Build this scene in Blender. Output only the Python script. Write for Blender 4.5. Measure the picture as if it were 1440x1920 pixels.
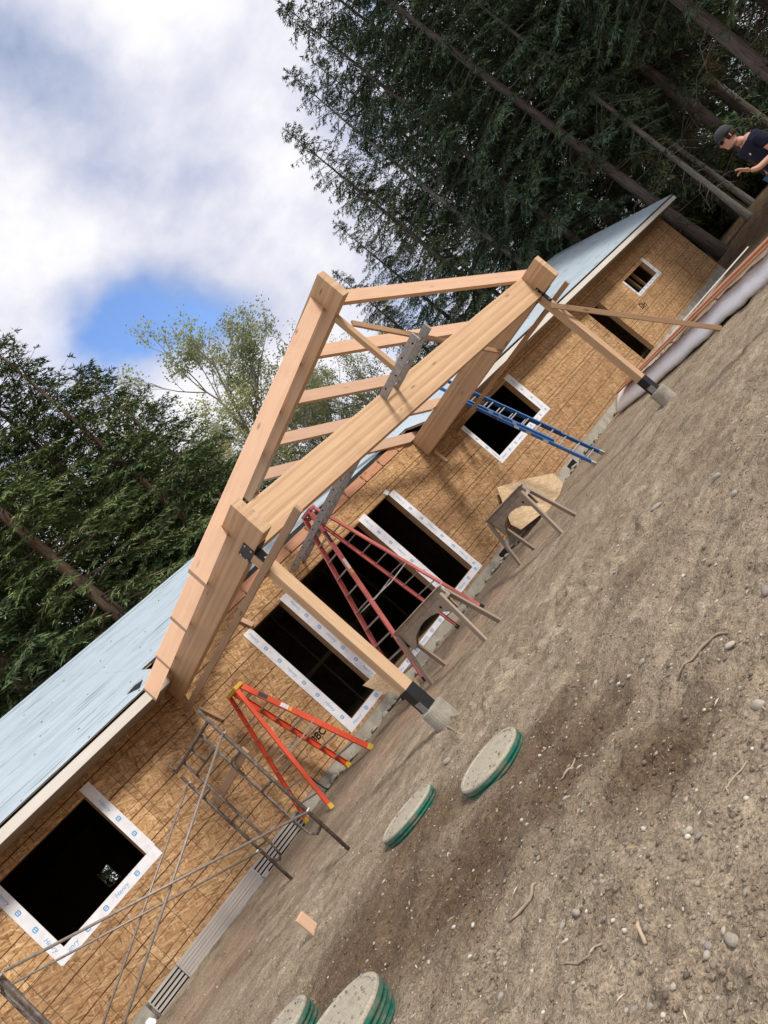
import bpy, math, random
import numpy as np
from mathutils import Vector, Matrix

# ------------------------------------------------------------------ scene, camera, sky, sun
for o in list(bpy.data.objects): bpy.data.objects.remove(o)
S = bpy.context.scene
COL = S.collection
CAM = Vector((-2.864, -11.795, 0.951))
YAW, PITCH, ROLL, FPX = 0.6948, 0.0823, -0.8580, 1463.0
def cam_axes():
    f = Vector((math.sin(YAW)*math.cos(PITCH), math.cos(YAW)*math.cos(PITCH), math.sin(PITCH)))
    r = Vector((math.cos(YAW), -math.sin(YAW), 0)); u = r.cross(f)
    c, s = math.cos(ROLL), math.sin(ROLL)
    return c*r+s*u, -s*r+c*u, f
CR, CU, CF = cam_axes()
cd = bpy.data.cameras.new('camera'); cam = bpy.data.objects.new('camera', cd); COL.objects.link(cam)
cd.sensor_fit = 'HORIZONTAL'; cd.sensor_width = 36; cd.lens = FPX/1440*36; cd.clip_start = .05; cd.clip_end = 2000
M = Matrix.Identity(4)
for i in range(3): M[i][0] = CR[i]; M[i][1] = CU[i]; M[i][2] = -CF[i]; M[i][3] = CAM[i]
cam.matrix_world = M
S.camera = cam
S.view_settings.view_transform = 'Standard'; S.view_settings.look = 'None'
S.view_settings.exposure = 0.56; S.view_settings.gamma = 1
S.cycles.max_bounces = 5; S.cycles.diffuse_bounces = 3; S.cycles.glossy_bounces = 2; S.cycles.transmission_bounces = 2; S.cycles.caustics_reflective = False

SUN = Vector((0.36, -1.20, 0.95)).normalized()          # towards the sun
el = math.asin(SUN.z); azs = math.atan2(SUN.x, SUN.y)
ld = bpy.data.lights.new('sun', 'SUN'); sun = bpy.data.objects.new('sun', ld); COL.objects.link(sun)
ld.energy = 2.4; ld.angle = math.radians(11); ld.color = (1, .955, .89)
sun.rotation_euler = SUN.to_track_quat('Z', 'Y').to_euler(); sun.location = (0, -20, 20)

W = bpy.data.worlds.new('World'); S.world = W; W.use_nodes = True
W.cycles.sampling_method = 'MANUAL'; W.cycles.sample_map_resolution = 256

def ray(x, y):
    return (CF*FPX + CR*(x-720) - CU*(y-960)).normalized()

# ------------------------------------------------------------------ node helpers
class NT:
    def __init__(s, tree):
        s.t = tree; s.n = tree.nodes; s.l = tree.links
    def add(s, typ, ins=None, **kw):
        n = s.n.new(typ)
        for k, v in kw.items(): setattr(n, k, v)
        for k, v in (ins or {}).items(): s.put(n.inputs[k], v)
        return n
    def put(s, sock, v):
        if isinstance(v, bpy.types.NodeSocket): s.l.new(v, sock)
        elif isinstance(v, (tuple, list)) and sock.type == 'RGBA' and len(v) == 3: sock.default_value = (*v, 1)
        else: sock.default_value = v
    def co(s, kind='Object'): return s.add('ShaderNodeTexCoord').outputs[kind]
    def mp(s, vec, sc=(1,1,1), rot=(0,0,0), loc=(0,0,0)):
        return s.add('ShaderNodeMapping', {'Vector': vec, 'Scale': sc, 'Rotation': rot, 'Location': loc}).outputs[0]
    def noise(s, vec, sc, det=3, rough=.55, dist=0):
        return s.add('ShaderNodeTexNoise', {'Vector': vec, 'Scale': sc, 'Detail': det, 'Roughness': rough, 'Distortion': dist}).outputs['Fac']
    def vor(s, vec, sc, out='Color', feature='F1', rnd=1):
        return s.add('ShaderNodeTexVoronoi', {'Vector': vec, 'Scale': sc, 'Randomness': rnd}, feature=feature).outputs[out]
    def ramp(s, fac, stops, interp='LINEAR'):
        n = s.add('ShaderNodeValToRGB', {'Fac': fac}); e = n.color_ramp.elements; n.color_ramp.interpolation = interp
        while len(e) < len(stops): e.new(.5)
        for el_, (p, c) in zip(e, stops):
            el_.position = p; el_.color = (*c, 1) if isinstance(c, (tuple, list)) else (c, c, c, 1)
        return n.outputs[0]
    def mix(s, fac, a, b, mode='MIX'):
        n = s.add('ShaderNodeMix', data_type='RGBA', blend_type=mode); s.put(n.inputs[0], fac); s.put(n.inputs[6], a); s.put(n.inputs[7], b)
        return n.outputs[2]
    def m(s, op, a, b=0.0, c=None):
        n = s.add('ShaderNodeMath', operation=op); s.put(n.inputs[0], a); s.put(n.inputs[1], b)
        if c is not None: s.put(n.inputs[2], c)
        return n.outputs[0]
    def sep(s, vec): return s.add('ShaderNodeSeparateXYZ', {'Vector': vec}).outputs
    def rand(s): return s.add('ShaderNodeObjectInfo').outputs['Random']
    def bump(s, h, st=.3, d=.01): return s.add('ShaderNodeBump', {'Height': h, 'Strength': st, 'Distance': d}).outputs[0]

# ------------------------------------------------------------------ world: nishita daylight behind broken cloud
w = NT(W.node_tree); w.n.clear()
sky = w.add('ShaderNodeTexSky', sky_type='NISHITA'); sky.sun_disc = False
sky.sun_elevation = el; sky.sun_rotation = azs; sky.air_density = 1.0; sky.dust_density = .6; sky.ozone_density = 1.2
gen = w.co('Generated')
nv = w.add('ShaderNodeTexNoise', {'Vector': gen, 'Scale': 3.0, 'Detail': 5, 'Roughness': .5}).outputs['Color']
off = w.add('ShaderNodeVectorMath', {0: nv, 1: (.5, .5, .5)}, operation='SUBTRACT').outputs[0]
off = w.add('ShaderNodeVectorMath', {0: off, 'Scale': .30}, operation='SCALE').outputs[0]
gw = w.add('ShaderNodeVectorMath', {0: gen, 1: off}, operation='ADD').outputs[0]
n1 = w.noise(w.mp(gen, (1, 1, 1.5), loc=(3.1, .4, 1.7)), 2.6, 7, .55)
dens = w.m('MULTIPLY_ADD', n1, 1.9, .10)
gwn = w.add('ShaderNodeVectorMath', {0: gw}, operation='NORMALIZE').outputs[0]
def lobe(px, sharp, amt, cur):
    dot = w.add('ShaderNodeVectorMath', {0: gwn, 1: tuple(ray(*px))}, operation='DOT_PRODUCT').outputs['Value']
    return w.m('MULTIPLY_ADD', w.m('EXPONENT', w.m('MULTIPLY', w.m('SUBTRACT', dot, 1.0), sharp)), amt, cur)
for px, sh, am in [((340, 540), 260, -.9), ((190, 560), 300, -.8), ((60, 610), 300, -.35), ((450, 560), 400, -.4), ((20, 250), 300, -.30), ((395, 268), 500, -.25), ((560, 440), 200, -.22),
                   ((250, 50), 150, .30), ((400, 330), 150, .42), ((120, 390), 160, .28), ((60, 480), 260, .2), ((665, 20), 600, -.5)]:
    dens = lobe(px, sh, am, dens)
mask = w.ramp(w.m('MULTIPLY_ADD', w.m('SUBTRACT', n1, .5), .5, dens), [(.15, 0.0), (.50, .70), (.9, 1.0)])
n2 = w.noise(w.mp(gen, (1, 1, 1.4), loc=(.7, 2.2, .3)), 6.5, 7, .58)
shade = w.m('MULTIPLY_ADD', w.m('SUBTRACT', n2, .5), .95, w.m('MULTIPLY_ADD', w.m('MINIMUM', dens, 1.5), .46, .29))
for px, sh, am in [((60, 235), 170, -.42), ((240, 215), 260, -.38), ((395, 265), 320, -.42), ((420, 90), 420, -.2), ((560, 430), 200, -.22), ((300, 470), 220, -.15), ((380, 350), 140, .30), ((250, 40), 160, .25), ((120, 380), 170, .2), ((90, 700), 200, .1)]:
    shade = lobe(px, sh, am, shade)
ccol = w.ramp(shade, [(.28, (1.9, 2.4, 3.6)), (.48, (3.2, 3.5, 4.5)), (.66, (4.4, 4.5, 5.2)), (.84, (5.6, 5.55, 5.9)), (.97, (6.2, 6.15, 6.3))])
skyc = w.mix(1.0, sky.outputs[0], (1.15, 1.3, 1.6), 'MULTIPLY')
wcol = w.mix(mask, skyc, ccol)
bg = w.add('ShaderNodeBackground', {'Color': wcol, 'Strength': .115})
w.l.new(bg.outputs[0], w.add('ShaderNodeOutputWorld').inputs[0])

# ------------------------------------------------------------------ materials
MATS = {}
def material(name, fn, rough=.7, spec=.3):
    m = bpy.data.materials.new(name); m.use_nodes = True; t = NT(m.node_tree)
    b = t.n['Principled BSDF']; b.inputs['Roughness'].default_value = rough; b.inputs['Specular IOR Level'].default_value = spec
    r = fn(t, b)
    if r is not None: t.put(b.inputs['Base Color'], r)
    MATS[name] = m; return m

def m_timber(c1, c2, lam=0.0, grain=1.0):
    def f(t, b):
        co = t.co(); r = t.rand()
        sh = t.add('ShaderNodeVectorMath', {0: co, 1: t.add('ShaderNodeCombineXYZ', {0: t.m('MULTIPLY', r, 37.0), 1: t.m('MULTIPLY', r, 11.0)}).outputs[0]}, operation='ADD').outputs[0]
        g = t.noise(t.mp(sh, (.9, 22, 22)), 1.6*grain, 5, .6, .6)
        fine = t.noise(t.mp(sh, (3, 90, 90)), 1.5, 3, .6)
        v = t.m('MULTIPLY_ADD', fine, .3, t.m('MULTIPLY', g, .75))
        if lam:
            z = t.sep(sh)[2]
            band = t.m('FLOOR', t.m('DIVIDE', z, lam))
            ln = t.add('ShaderNodeTexWhiteNoise', {'W': t.m('MULTIPLY_ADD', r, 91.0, band)}, noise_dimensions='1D').outputs[0]
            v = t.m('MULTIPLY_ADD', t.m('SUBTRACT', ln, .5), .38, v)
        col = t.ramp(v, [(.25, c2), (.5, tuple((a+d)/2 for a, d in zip(c1, c2))), (.78, c1)])
        kn = t.add('ShaderNodeTexVoronoi', {'Vector': t.mp(sh, (1.3, 5, 5)), 'Scale': 1.15}).outputs['Distance']
        col = t.mix(t.ramp(kn, [(.04, .85), (.13, 0.0)]), col, tuple(x*.38 for x in c2))
        col = t.mix(1.0, col, t.ramp(r, [(0, (.86, .86, .87)), (1, (1.08, 1.05, 1.02))]), 'MULTIPLY')
        st = t.noise(sh, 1.3, 4, .6)
        col = t.mix(t.ramp(st, [(.55, 0.0), (.8, .3)]), col, tuple(x*.6 for x in c2))
        t.put(b.inputs['Normal'], t.bump(v, .18, .004))
        return col
    return f
material('fir', m_timber((.66, .45, .31), (.53, .325, .21)), .62)
material('glulam', m_timber((.61, .425, .255), (.44, .27, .155), lam=.0405), .6)
material('stud', m_timber((.50, .33, .19), (.37, .22, .115)), .7)
material('brace', m_timber((.46, .31, .19), (.33, .2, .115)), .75)
material('weathered', m_timber((.40, .33, .26), (.24, .19, .15)), .9)
material('red_lumber', m_timber((.62, .33, .2), (.42, .19, .11)), .65)

def m_osb(lines=True, pale=0):
    def f(t, b):
        co = t.co()
        base = t.noise(co, 2.2, 3)
        sel = t.vor(co, 6.5, 'Color')
        acc = t.m('MULTIPLY_ADD', t.noise(co, 24, 3, .6), .5, .25)
        for k, (rot, sc) in enumerate([((0, .5, 0), (8, 9, 46)), ((0, 2.2, 0), (9, 9, 54)), ((0, 1.15, 0), (7, 9, 42)), ((0, 2.75, 0), (8, 9, 50))]):
            rp = t.mp(co, (1, 1, 1), rot=rot, loc=(k*3.1, 0, k*1.7))
            cell = t.sep(t.vor(t.mp(rp, sc), 1.0, 'Color'))
            acc = t.mix(t.ramp(cell[0], [(.66, 0.0), (.70, .85)]), acc, t.m('MULTIPLY_ADD', cell[1], .55, .45))
            acc = t.mix(t.ramp(cell[2], [(.80, 0.0), (.84, .75)]), acc, t.m('MULTIPLY', cell[1], .35))
        v = t.m('MULTIPLY_ADD', acc, .72, t.m('MULTIPLY', base, .32))
        p = pale
        col = t.ramp(v, [(.14, (.17+p*.2, .088+p*.14, .038+p*.09)), (.34, (.32+p*.18, .178+p*.18, .082+p*.13)), (.60, (.43+p*.1, .262+p*.14, .128+p*.12)), (.80, (.53+p*.06, .35+p*.12, .19+p*.12)), (.96, (.72, .54, .34))])
        fib = t.noise(t.mp(co, (60, 60, 9)), 2.5, 3)
        col = t.mix(1.0, col, t.ramp(fib, [(.3, .82), (.7, 1.12)]), 'MULTIPLY')
        if lines:
            s = t.sep(co)
            jig = t.m('MULTIPLY_ADD', t.noise(t.mp(co, (.8, .8, .8)), 1.5, 2), .03, 0.0)
            def ln(c, per, wd, ofs):
                u = t.m('FRACT', t.m('DIVIDE', t.m('ADD', t.m('ADD', c, jig), ofs+50*per), per))
                return t.m('LESS_THAN', t.m('ABSOLUTE', t.m('SUBTRACT', u, .5)), wd/per/2)
            wear = t.ramp(t.noise(co, 7, 3), [(.30, .55), (.48, 1.0)])
            h1 = t.m('MULTIPLY', ln(s[2], .4064, .016, .11), 1.0); h2 = t.m('MULTIPLY', ln(s[2], .2032, .010, .11), .75)
            v1 = t.m('MULTIPLY', ln(s[0], .4064, .009, .05), .7)
            L = t.m('MULTIPLY', t.m('MAXIMUM', t.m('MAXIMUM', h1, h2), v1), wear)
            col = t.mix(L, col, (.055, .022, .01))
        if lines: col = t.mix(1.0, col, t.ramp(t.rand(), [(0, (.80, .77, .74)), (.5, (1.02, 1.0, .97)), (1, (1.22, 1.19, 1.12))]), 'MULTIPLY')
        stain = t.noise(co, .8, 4)
        col = t.mix(t.ramp(stain, [(.5, 0.0), (.75, .3)]), col, (.2, .1, .045))
        t.put(b.inputs['Normal'], t.bump(acc, .25, .003))
        return col
    return f
material('osb', m_osb(), .75, .25)
material('osb_pale', m_osb(False, .7), .8, .2)

def m_roof(t, b):
    co = t.co()
    s1 = t.noise(t.mp(co, (.75, 13, 1), rot=(0, 0, .10)), 1.5, 3, .5)
    streak = t.ramp(s1, [(.585, 0.0), (.605, 1.0)])
    gate = t.ramp(t.noise(co, .9, 2), [(.34, 0.0), (.5, 1.0)])
    s = t.sep(co)
    # left slope shows long printed streaks, the far right slope small printed marks
    dots = t.ramp(t.vor(t.mp(co, (1.6, 2.6, 1)), 1.0, 'Distance'), [(.15, 1.0), (.2, 0.0)])
    sel = t.m('GREATER_THAN', s[0], 9.0)
    mk = t.mix(sel, t.m('MULTIPLY', streak, gate), t.m('MULTIPLY', dots, .8))
    base = t.ramp(t.noise(t.mp(co, (.4, 2.2, 1)), 1.5, 5), [(.3, (.355, .425, .475)), (.7, (.44, .505, .545))])
    wr = t.noise(t.mp(co, (.5, 5, 1), rot=(0, 0, -.1)), 2.0, 4)
    t.put(b.inputs['Normal'], t.bump(wr, .25, .02))
    return t.mix(t.m('MULTIPLY', mk, .62), base, (.12, .19, .19))
material('underlayment', m_roof, .5, .3)
material('fascia', lambda t, b: t.ramp(t.noise(t.mp(t.co(), (.5, 3, 3)), 2, 5), [(.3, (.55, .51, .45)), (.7, (.66, .62, .56))]), .6)
def m_conc(t, b):
    co = t.co(); a = t.noise(co, 3, 7, .65); c = t.vor(co, 26, 'Distance')
    t.put(b.inputs['Normal'], t.bump(t.m('ADD', a, t.m('MULTIPLY', c, .3)), .5, .02))
    return t.ramp(a, [(.3, (.19, .17, .13)), (.5, (.33, .30, .245)), (.72, (.44, .41, .34))])
material('concrete', m_conc, .9, .2)
def m_tape(t, b):
    a = t.noise(t.co(), 9, 4); t.put(b.inputs['Normal'], t.bump(a, .35, .01))
    return t.ramp(a, [(.3, (.62, .61, .63)), (.7, (.76, .75, .76))])
material('tape', m_tape, .45, .4)
def flat(name, c, rough=.6, spec=.3, var=.12, metal=0, sc=6):
    def f(t, b):
        b.inputs['Metallic'].default_value = metal
        n = t.noise(t.co(), sc, 5, .6)
        return t.ramp(n, [(.3, tuple(x*(1-var) for x in c)), (.7, tuple(min(1, x*(1+var)) for x in c))])
    return material(name, f, rough, spec)
flat('print_green', (.10, .22, .17), .6, .2, .2); flat('print_blue', (.13, .33, .58), .6, .2, .2); flat('marker', (.012, .01, .012), .7, .1)
flat('black_metal', (.012, .012, .014), .42, .4, .2); flat('galv', (.34, .34, .35), .45, .5, .25, .5, 14)
flat('bolt', (.5, .5, .5), .3, .5, .1, .9)
flat('orange_glass', (.66, .075, .022), .38, .45, .10); flat('red_glass', (.56, .15, .135), .5, .4, .18); flat('blue_glass', (.03, .13, .36), .4, .45, .15)
flat('yellow_plastic', (.62, .40, .04), .5, .4, .12); flat('alu', (.40, .385, .37), .42, .5, .2, .55, 20); flat('alu_dull', (.33, .31, .29), .55, .4, .22, .35, 18)
flat('sticker', (.70, .70, .68), .5, .3, .08); flat('sticker_dark', (.05, .05, .06), .5, .3, .1); flat('rubber', (.02, .02, .02), .8, .2, .2)
def m_steel(t, b):
    n = t.noise(t.co(), 16, 5, .65)
    b.inputs['Metallic'].default_value = .25
    return t.ramp(n, [(.32, (.055, .038, .028)), (.52, (.115, .088, .070)), (.75, (.24, .21, .185))])
material('scaffold', m_steel, .6, .4)
flat('zinc_rod', (.26, .215, .18), .5, .5, .28, .3, 30)
def m_ply(t, b):
    co = t.co(); a = t.noise(t.mp(co, (30, 3, 3)), 1.5, 5, .6); st = t.noise(co, 5, 5, .65)
    c = t.ramp(a, [(.3, (.30, .25, .20)), (.7, (.46, .395, .32))])
    return t.mix(t.ramp(st, [(.45, 0.0), (.7, .6)]), c, (.17, .14, .11))
material('old_ply', m_ply, .9, .2)
def m_deck(t, b):
    co = t.co(); a = t.noise(t.mp(co, (1.2, 40, 40)), 1.4, 4, .6); n = t.noise(co, 3, 4)
    c = t.ramp(a, [(.3, (.30, .265, .235)), (.7, (.46, .42, .38))])
    return t.mix(t.m('MULTIPLY', n, .4), c, (.28, .24, .2))
material('deck_grey', m_deck, .6, .35)
def m_lid(t, b):
    co = t.co(); n = t.noise(co, 5, 6, .62); f = t.noise(co, 60, 3)
    m_ = t.ramp(n, [(.24, .2), (.40, .95)])
    c = t.mix(m_, (.22, .33, .25), (.40, .35, .265))
    c = t.mix(t.ramp(t.noise(co, 11, 5, .65), [(.56, 0.0), (.72, .5)]), c, (.17, .13, .09))
    t.put(b.inputs['Normal'], t.bump(f, .3, .004))
    return t.mix(1.0, c, t.ramp(f, [(.3, .78), (.7, 1.15)]), 'MULTIPLY')
material('lid_dusty', m_lid, .8, .25)
def m_green(t, b):
    n = t.noise(t.co(), 9, 5, .6)
    return t.mix(t.ramp(n, [(.46, 0.0), (.66, .8)]), (.013, .125, .085), (.20, .165, .12))
material('lid_green', m_green, .45, .45)
def m_wrap(t, b):
    n = t.noise(t.mp(t.co(), (2, 9, 9)), 2.2, 6, .6); t.put(b.inputs['Normal'], t.bump(n, .35, .03))
    return t.ramp(n, [(.3, (.86, .87, .90)), (.7, (.92, .93, .95))])
material('wrap', m_wrap, .4, .4)
flat('black_film', (.015, .015, .018), .5, .4, .2)
def m_ground(t, b):
    co = t.co()
    big = t.noise(co, .55, 4, .55, .4); mid = t.noise(co, 2.4, 6, .62); fin = t.noise(co, 16, 6, .65); vf = t.noise(co, 75, 4, .65)
    v = t.m('MULTIPLY_ADD', fin, .42, t.m('MULTIPLY', mid, .58))
    dry = t.ramp(v, [(.30, (.130, .104, .076)), (.43, (.255, .212, .160)), (.57, (.36, .305, .235)), (.72, (.50, .44, .355))])
    wet = t.ramp(v, [(.28, (.062, .041, .027)), (.5, (.122, .083, .055)), (.75, (.205, .148, .100))])
    s = t.sep(co)
    def blob(x, y, rx, ry):
        dx = t.m('DIVIDE', t.m('SUBTRACT', s[0], x), rx); dy = t.m('DIVIDE', t.m('SUBTRACT', s[1], y), ry)
        d = t.m('ADD', t.m('MULTIPLY', dx, dx), t.m('MULTIPLY', dy, dy))
        return t.m('EXPONENT', t.m('MULTIPLY', d, -1.0))
    acc = None
    for q in [(-1.25, -6.7, .75, 1.0), (-.9, -7.7, .65, .7), (-.38, -8.2, .6, .5), (-.72, -9.12, .32, .34), (.05, -7.65, .5, .38), (-.35, -6.45, .5, .55)]:
        g = blob(*q); acc = g if acc is None else t.m('MAXIMUM', acc, g)
    # turned, darker topsoil beyond the far end of the house
    far = t.m('MULTIPLY', t.ramp(t.m('DIVIDE', s[0], 60.0), [(.36, 0.0), (.43, 1.0)]), 1.0)
    acc = t.m('MAXIMUM', t.m('MULTIPLY', acc, 1.0), t.m('MULTIPLY', far, 1.3))
    wm = t.ramp(t.m('ADD', t.m('MULTIPLY_ADD', t.m('SUBTRACT', big, .5), .9, acc), t.m('MULTIPLY', t.m('SUBTRACT', mid, .5), 1.3)), [(.05, 0.0), (.45, .55), (.9, .9)])
    c = t.mix(wm, dry, wet)
    pinkn = t.noise(co, .8, 3)
    pink = t.m('MULTIPLY', blob(2.2, -1.9, 7.0, .75), t.ramp(pinkn, [(.4, .25), (.6, .9)]))
    c = t.mix(t.m('MULTIPLY', pink, .7), c, (.33, .225, .165))
    red = t.ramp(t.noise(co, 1.1, 3), [(.58, 0.0), (.74, .4)])
    c = t.mix(red, c, (.125, .07, .042))
    c = t.mix(1.0, c, t.ramp(vf, [(.28, .50), (.5, .98), (.72, 1.5)]), 'MULTIPLY')
    speck = t.ramp(t.vor(co, 34, 'Distance'), [(.09, .8), (.16, 0.0)])
    sg = t.ramp(t.sep(t.vor(co, 34, 'Color'))[0], [(.72, 0.0), (.76, 1.0)])
    c = t.mix(t.m('MULTIPLY', speck, sg), c, (.38, .34, .28))
    strk = t.noise(t.mp(co, (.7, 4.5, 1), rot=(0, 0, .12)), 1.6, 5, .6)
    c = t.mix(1.0, c, t.ramp(strk, [(.3, (.84, .79, .73)), (.5, (1.06, 1.0, .92)), (.72, (1.32, 1.26, 1.16))]), 'MULTIPLY')
    h = t.m('ADD', t.m('MULTIPLY', fin, 1.0), t.m('MULTIPLY', vf, .4))
    t.put(b.inputs['Normal'], t.bump(h, .9, .045))
    return c
material('dirt', m_ground, .95, .12)
def m_stone(t, b):
    r = t.rand(); n = t.noise(t.co(), 14, 5, .6)
    c = t.ramp(r, [(0, (.30, .255, .195)), (.35, (.36, .32, .27)), (.6, (.25, .22, .2)), (.8, (.45, .405, .335)), (1, (.21, .18, .155))])
    return t.mix(1.0, c, t.ramp(n, [(.3, .68), (.7, 1.2)]), 'MULTIPLY')
material('stone', m_stone, .9, .2)
def m_pebb(t, b):
    isl = t.add('ShaderNodeNewGeometry').outputs['Random Per Island']
    return t.ramp(isl, [(0, (.13, .10, .075)), (.3, (.24, .195, .15)), (.6, (.30, .255, .2)), (.85, (.42, .37, .30)), (1, (.58, .54, .46))])
material('pebbles', m_pebb, .9, .2)
def m_clod(t, b):
    isl = t.add('ShaderNodeNewGeometry').outputs['Random Per Island']; n = t.noise(t.co(), 40, 4)
    c = t.ramp(isl, [(0, (.085, .062, .045)), (.5, (.15, .115, .083)), (1, (.23, .19, .143))])
    return t.mix(1.0, c, t.ramp(n, [(.3, .7), (.7, 1.25)]), 'MULTIPLY')
material('clod', m_clod, 1, .05)
def m_straw(t, b):
    isl = t.add('ShaderNodeNewGeometry').outputs['Random Per Island']
    return t.ramp(isl, [(0, (.26, .17, .10)), (.5, (.44, .33, .22)), (1, (.62, .52, .4))])
material('straw', m_straw, .9, .15)
flat('stick', (.36, .28, .20), .9, .15, .25, 0, 12)
def m_bark(c1, c2):
    def f(t, b):
        co = t.co(); a = t.noise(t.mp(co, (7, 7, 1.1)), 2.2, 6, .65)
        t.put(b.inputs['Normal'], t.bump(a, .8, .06))
        return t.ramp(a, [(.3, c2), (.7, c1)])
    return f
material('bark_dark', m_bark((.22, .185, .16), (.085, .07, .06)), .95, .1)
material('bark_warm', m_bark((.27, .19, .135), (.10, .065, .045)), .95, .1)
material('bark_pale', m_bark((.45, .42, .37), (.2, .18, .15)), .9, .1)
def m_leaf(dark, light, trans=.25, sc=1.1):
    def f(t, b):
        co = t.co(); n = t.noise(co, sc, 4, .6); isl = t.add('ShaderNodeNewGeometry').outputs['Random Per Island']
        v = t.m('MULTIPLY_ADD', t.m('SUBTRACT', isl, .5), .45, n)
        c = t.ramp(v, [(.28, dark), (.72, light)])
        r = t.rand()
        c = t.mix(1.0, c, t.ramp(r, [(0, (.78, .84, .9)), (1, (1.2, 1.12, .95))]), 'MULTIPLY')
        if not trans: return c
        tr = t.add('ShaderNodeBsdfTranslucent', {'Color': c})
        mx = t.add('ShaderNodeMixShader', {0: trans, 1: b.outputs[0], 2: tr.outputs[0]})
        t.l.new(mx.outputs[0], t.n['Material Output'].inputs[0])
        return c
    return f
material('needles', m_leaf((.044, .080, .052), (.150, .205, .100), 0), .7, .15)
material('needles_left', m_leaf((.046, .078, .036), (.155, .205, .080), 0), .7, .15)
material('deadtwig', m_leaf((.06, .045, .03), (.16, .12, .075), .1), .9, .05)
material('aspen_leaf', m_leaf((.32, .35, .17), (.54, .56, .31), .4, .5), .6, .2)
material('shrub_leaf', m_leaf((.04, .085, .02), (.14, .22, .05), .3, 2), .6, .2)
flat('skin', (.50, .27, .19), .55, .35, .08); flat('navy', (.016, .018, .034), .9, .1, .25); flat('jeans', (.05, .085, .15), .9, .1, .25)
flat('cap_grey', (.05, .052, .055), .9, .1, .3); flat('lens', (.01, .01, .012), .15, .5, .1); flat('hair', (.035, .022, .014), .8, .2, .3)
flat('boot', (.1, .06, .03), .8, .2, .2); flat('interior_shade', (.06, .045, .035), .9, .1, .3, 0, 3); flat('vent_dark', (.015, .013, .012), .9, .1, .2)  # room wood coloured darker than it is, indoor shade put into the colour
flat('pallet_wrap_green', (.06, .25, .12), .6, .3, .2)

# ------------------------------------------------------------------ mesh helpers
def mesh(name, V, F, smooth=False):
    me = bpy.data.meshes.new(name); me.from_pydata([tuple(v) for v in V], [], [tuple(f) for f in F]); me.update()
    if smooth: me.polygons.foreach_set('use_smooth', [True]*len(me.polygons))
    return me
def npmesh(name, V, F, smooth=False):
    """V (n,3), F (m,k) numpy"""
    me = bpy.data.meshes.new(name); F = np.asarray(F); k = F.shape[1]
    me.vertices.add(len(V)); me.vertices.foreach_set('co', np.asarray(V, dtype=np.float32).ravel())
    me.loops.add(F.size); me.loops.foreach_set('vertex_index', F.ravel().astype(np.int32))
    me.polygons.add(len(F)); me.polygons.foreach_set('loop_start', np.arange(0, F.size, k, dtype=np.int32))
    if smooth: me.polygons.foreach_set('use_smooth', np.ones(len(F), dtype=bool))
    me.update(calc_edges=True); return me
class MB:
    def __init__(s): s.V = []; s.F = []
    def add(s, V, F):
        n = len(s.V); s.V += [Vector(v) for v in V]; s.F += [tuple(i+n for i in f) for f in F]; return s
    def box(s, lo, hi):
        (a, b, c), (d, e, f) = lo, hi
        return s.add([(a,b,c),(d,b,c),(d,e,c),(a,e,c),(a,b,f),(d,b,f),(d,e,f),(a,e,f)], [(3,2,1,0),(4,5,6,7),(0,1,5,4),(1,2,6,5),(2,3,7,6),(3,0,4,7)])
    def bar(s, p0, p1, wd, ht, up=(0,0,1)):
        p0, p1 = Vector(p0), Vector(p1); x = (p1-p0).normalized(); up = Vector(up)
        y = up.cross(x)
        if y.length < 1e-4: y = Vector((0,1,0)).cross(x)
        y.normalize(); z = x.cross(y); V = []
        for p in (p0, p1):
            for a, b in ((-1,-1),(1,-1),(1,1),(-1,1)): V.append(p + y*a*wd/2 + z*b*ht/2)
        return s.add(V, [(3,2,1,0),(4,5,6,7),(0,1,5,4),(1,2,6,5),(2,3,7,6),(3,0,4,7)])
    def tube(s, pts, r, seg=8, cap=True):
        pts = [Vector(p) for p in pts]; n = len(pts); V = []; F = []
        rs = r if isinstance(r, (list, tuple)) else [r]*n
        for i, p in enumerate(pts):
            d = (pts[min(i+1, n-1)]-pts[max(i-1, 0)]).normalized()
            a = Vector((0,0,1)) if abs(d.z) < .9 else Vector((1,0,0))
            u = d.cross(a).normalized(); v = d.cross(u)
            for k in range(seg):
                t = 2*math.pi*k/seg; V.append(p + (u*math.cos(t)+v*math.sin(t))*rs[i])
        for i in range(n-1):
            for k in range(seg):
                k2 = (k+1) % seg; F.append((i*seg+k, i*seg+k2, (i+1)*seg+k2, (i+1)*seg+k))
        if cap: F += [tuple(range(seg-1, -1, -1)), tuple((n-1)*seg+k for k in range(seg))]
        return s.add(V, F)
    def prism(s, poly, d):
        """poly: 3-D points in order, extruded by vector d"""
        n = len(poly); d = Vector(d); V = [Vector(p) for p in poly]; V += [v+d for v in V]
        return s.add(V, [tuple(range(n)), tuple(range(2*n-1, n-1, -1))] + [((i+1) % n, i, n+i, n+(i+1) % n) for i in range(n)])
    def lathe(s, prof, seg=32, c=(0,0,0)):
        V = []; F = []; n = len(prof)
        for r, z in prof:
            for k in range(seg):
                t = 2*math.pi*k/seg; V.append((c[0]+r*math.cos(t), c[1]+r*math.sin(t), c[2]+z))
        for i in range(n-1):
            for k in range(seg):
                k2 = (k+1) % seg; F.append((i*seg+k, i*seg+k2, (i+1)*seg+k2, (i+1)*seg+k))
        F.append(tuple((n-1)*seg+k for k in range(seg))); F.append(tuple(range(seg-1, -1, -1)))
        return s.add(V, F)

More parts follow.
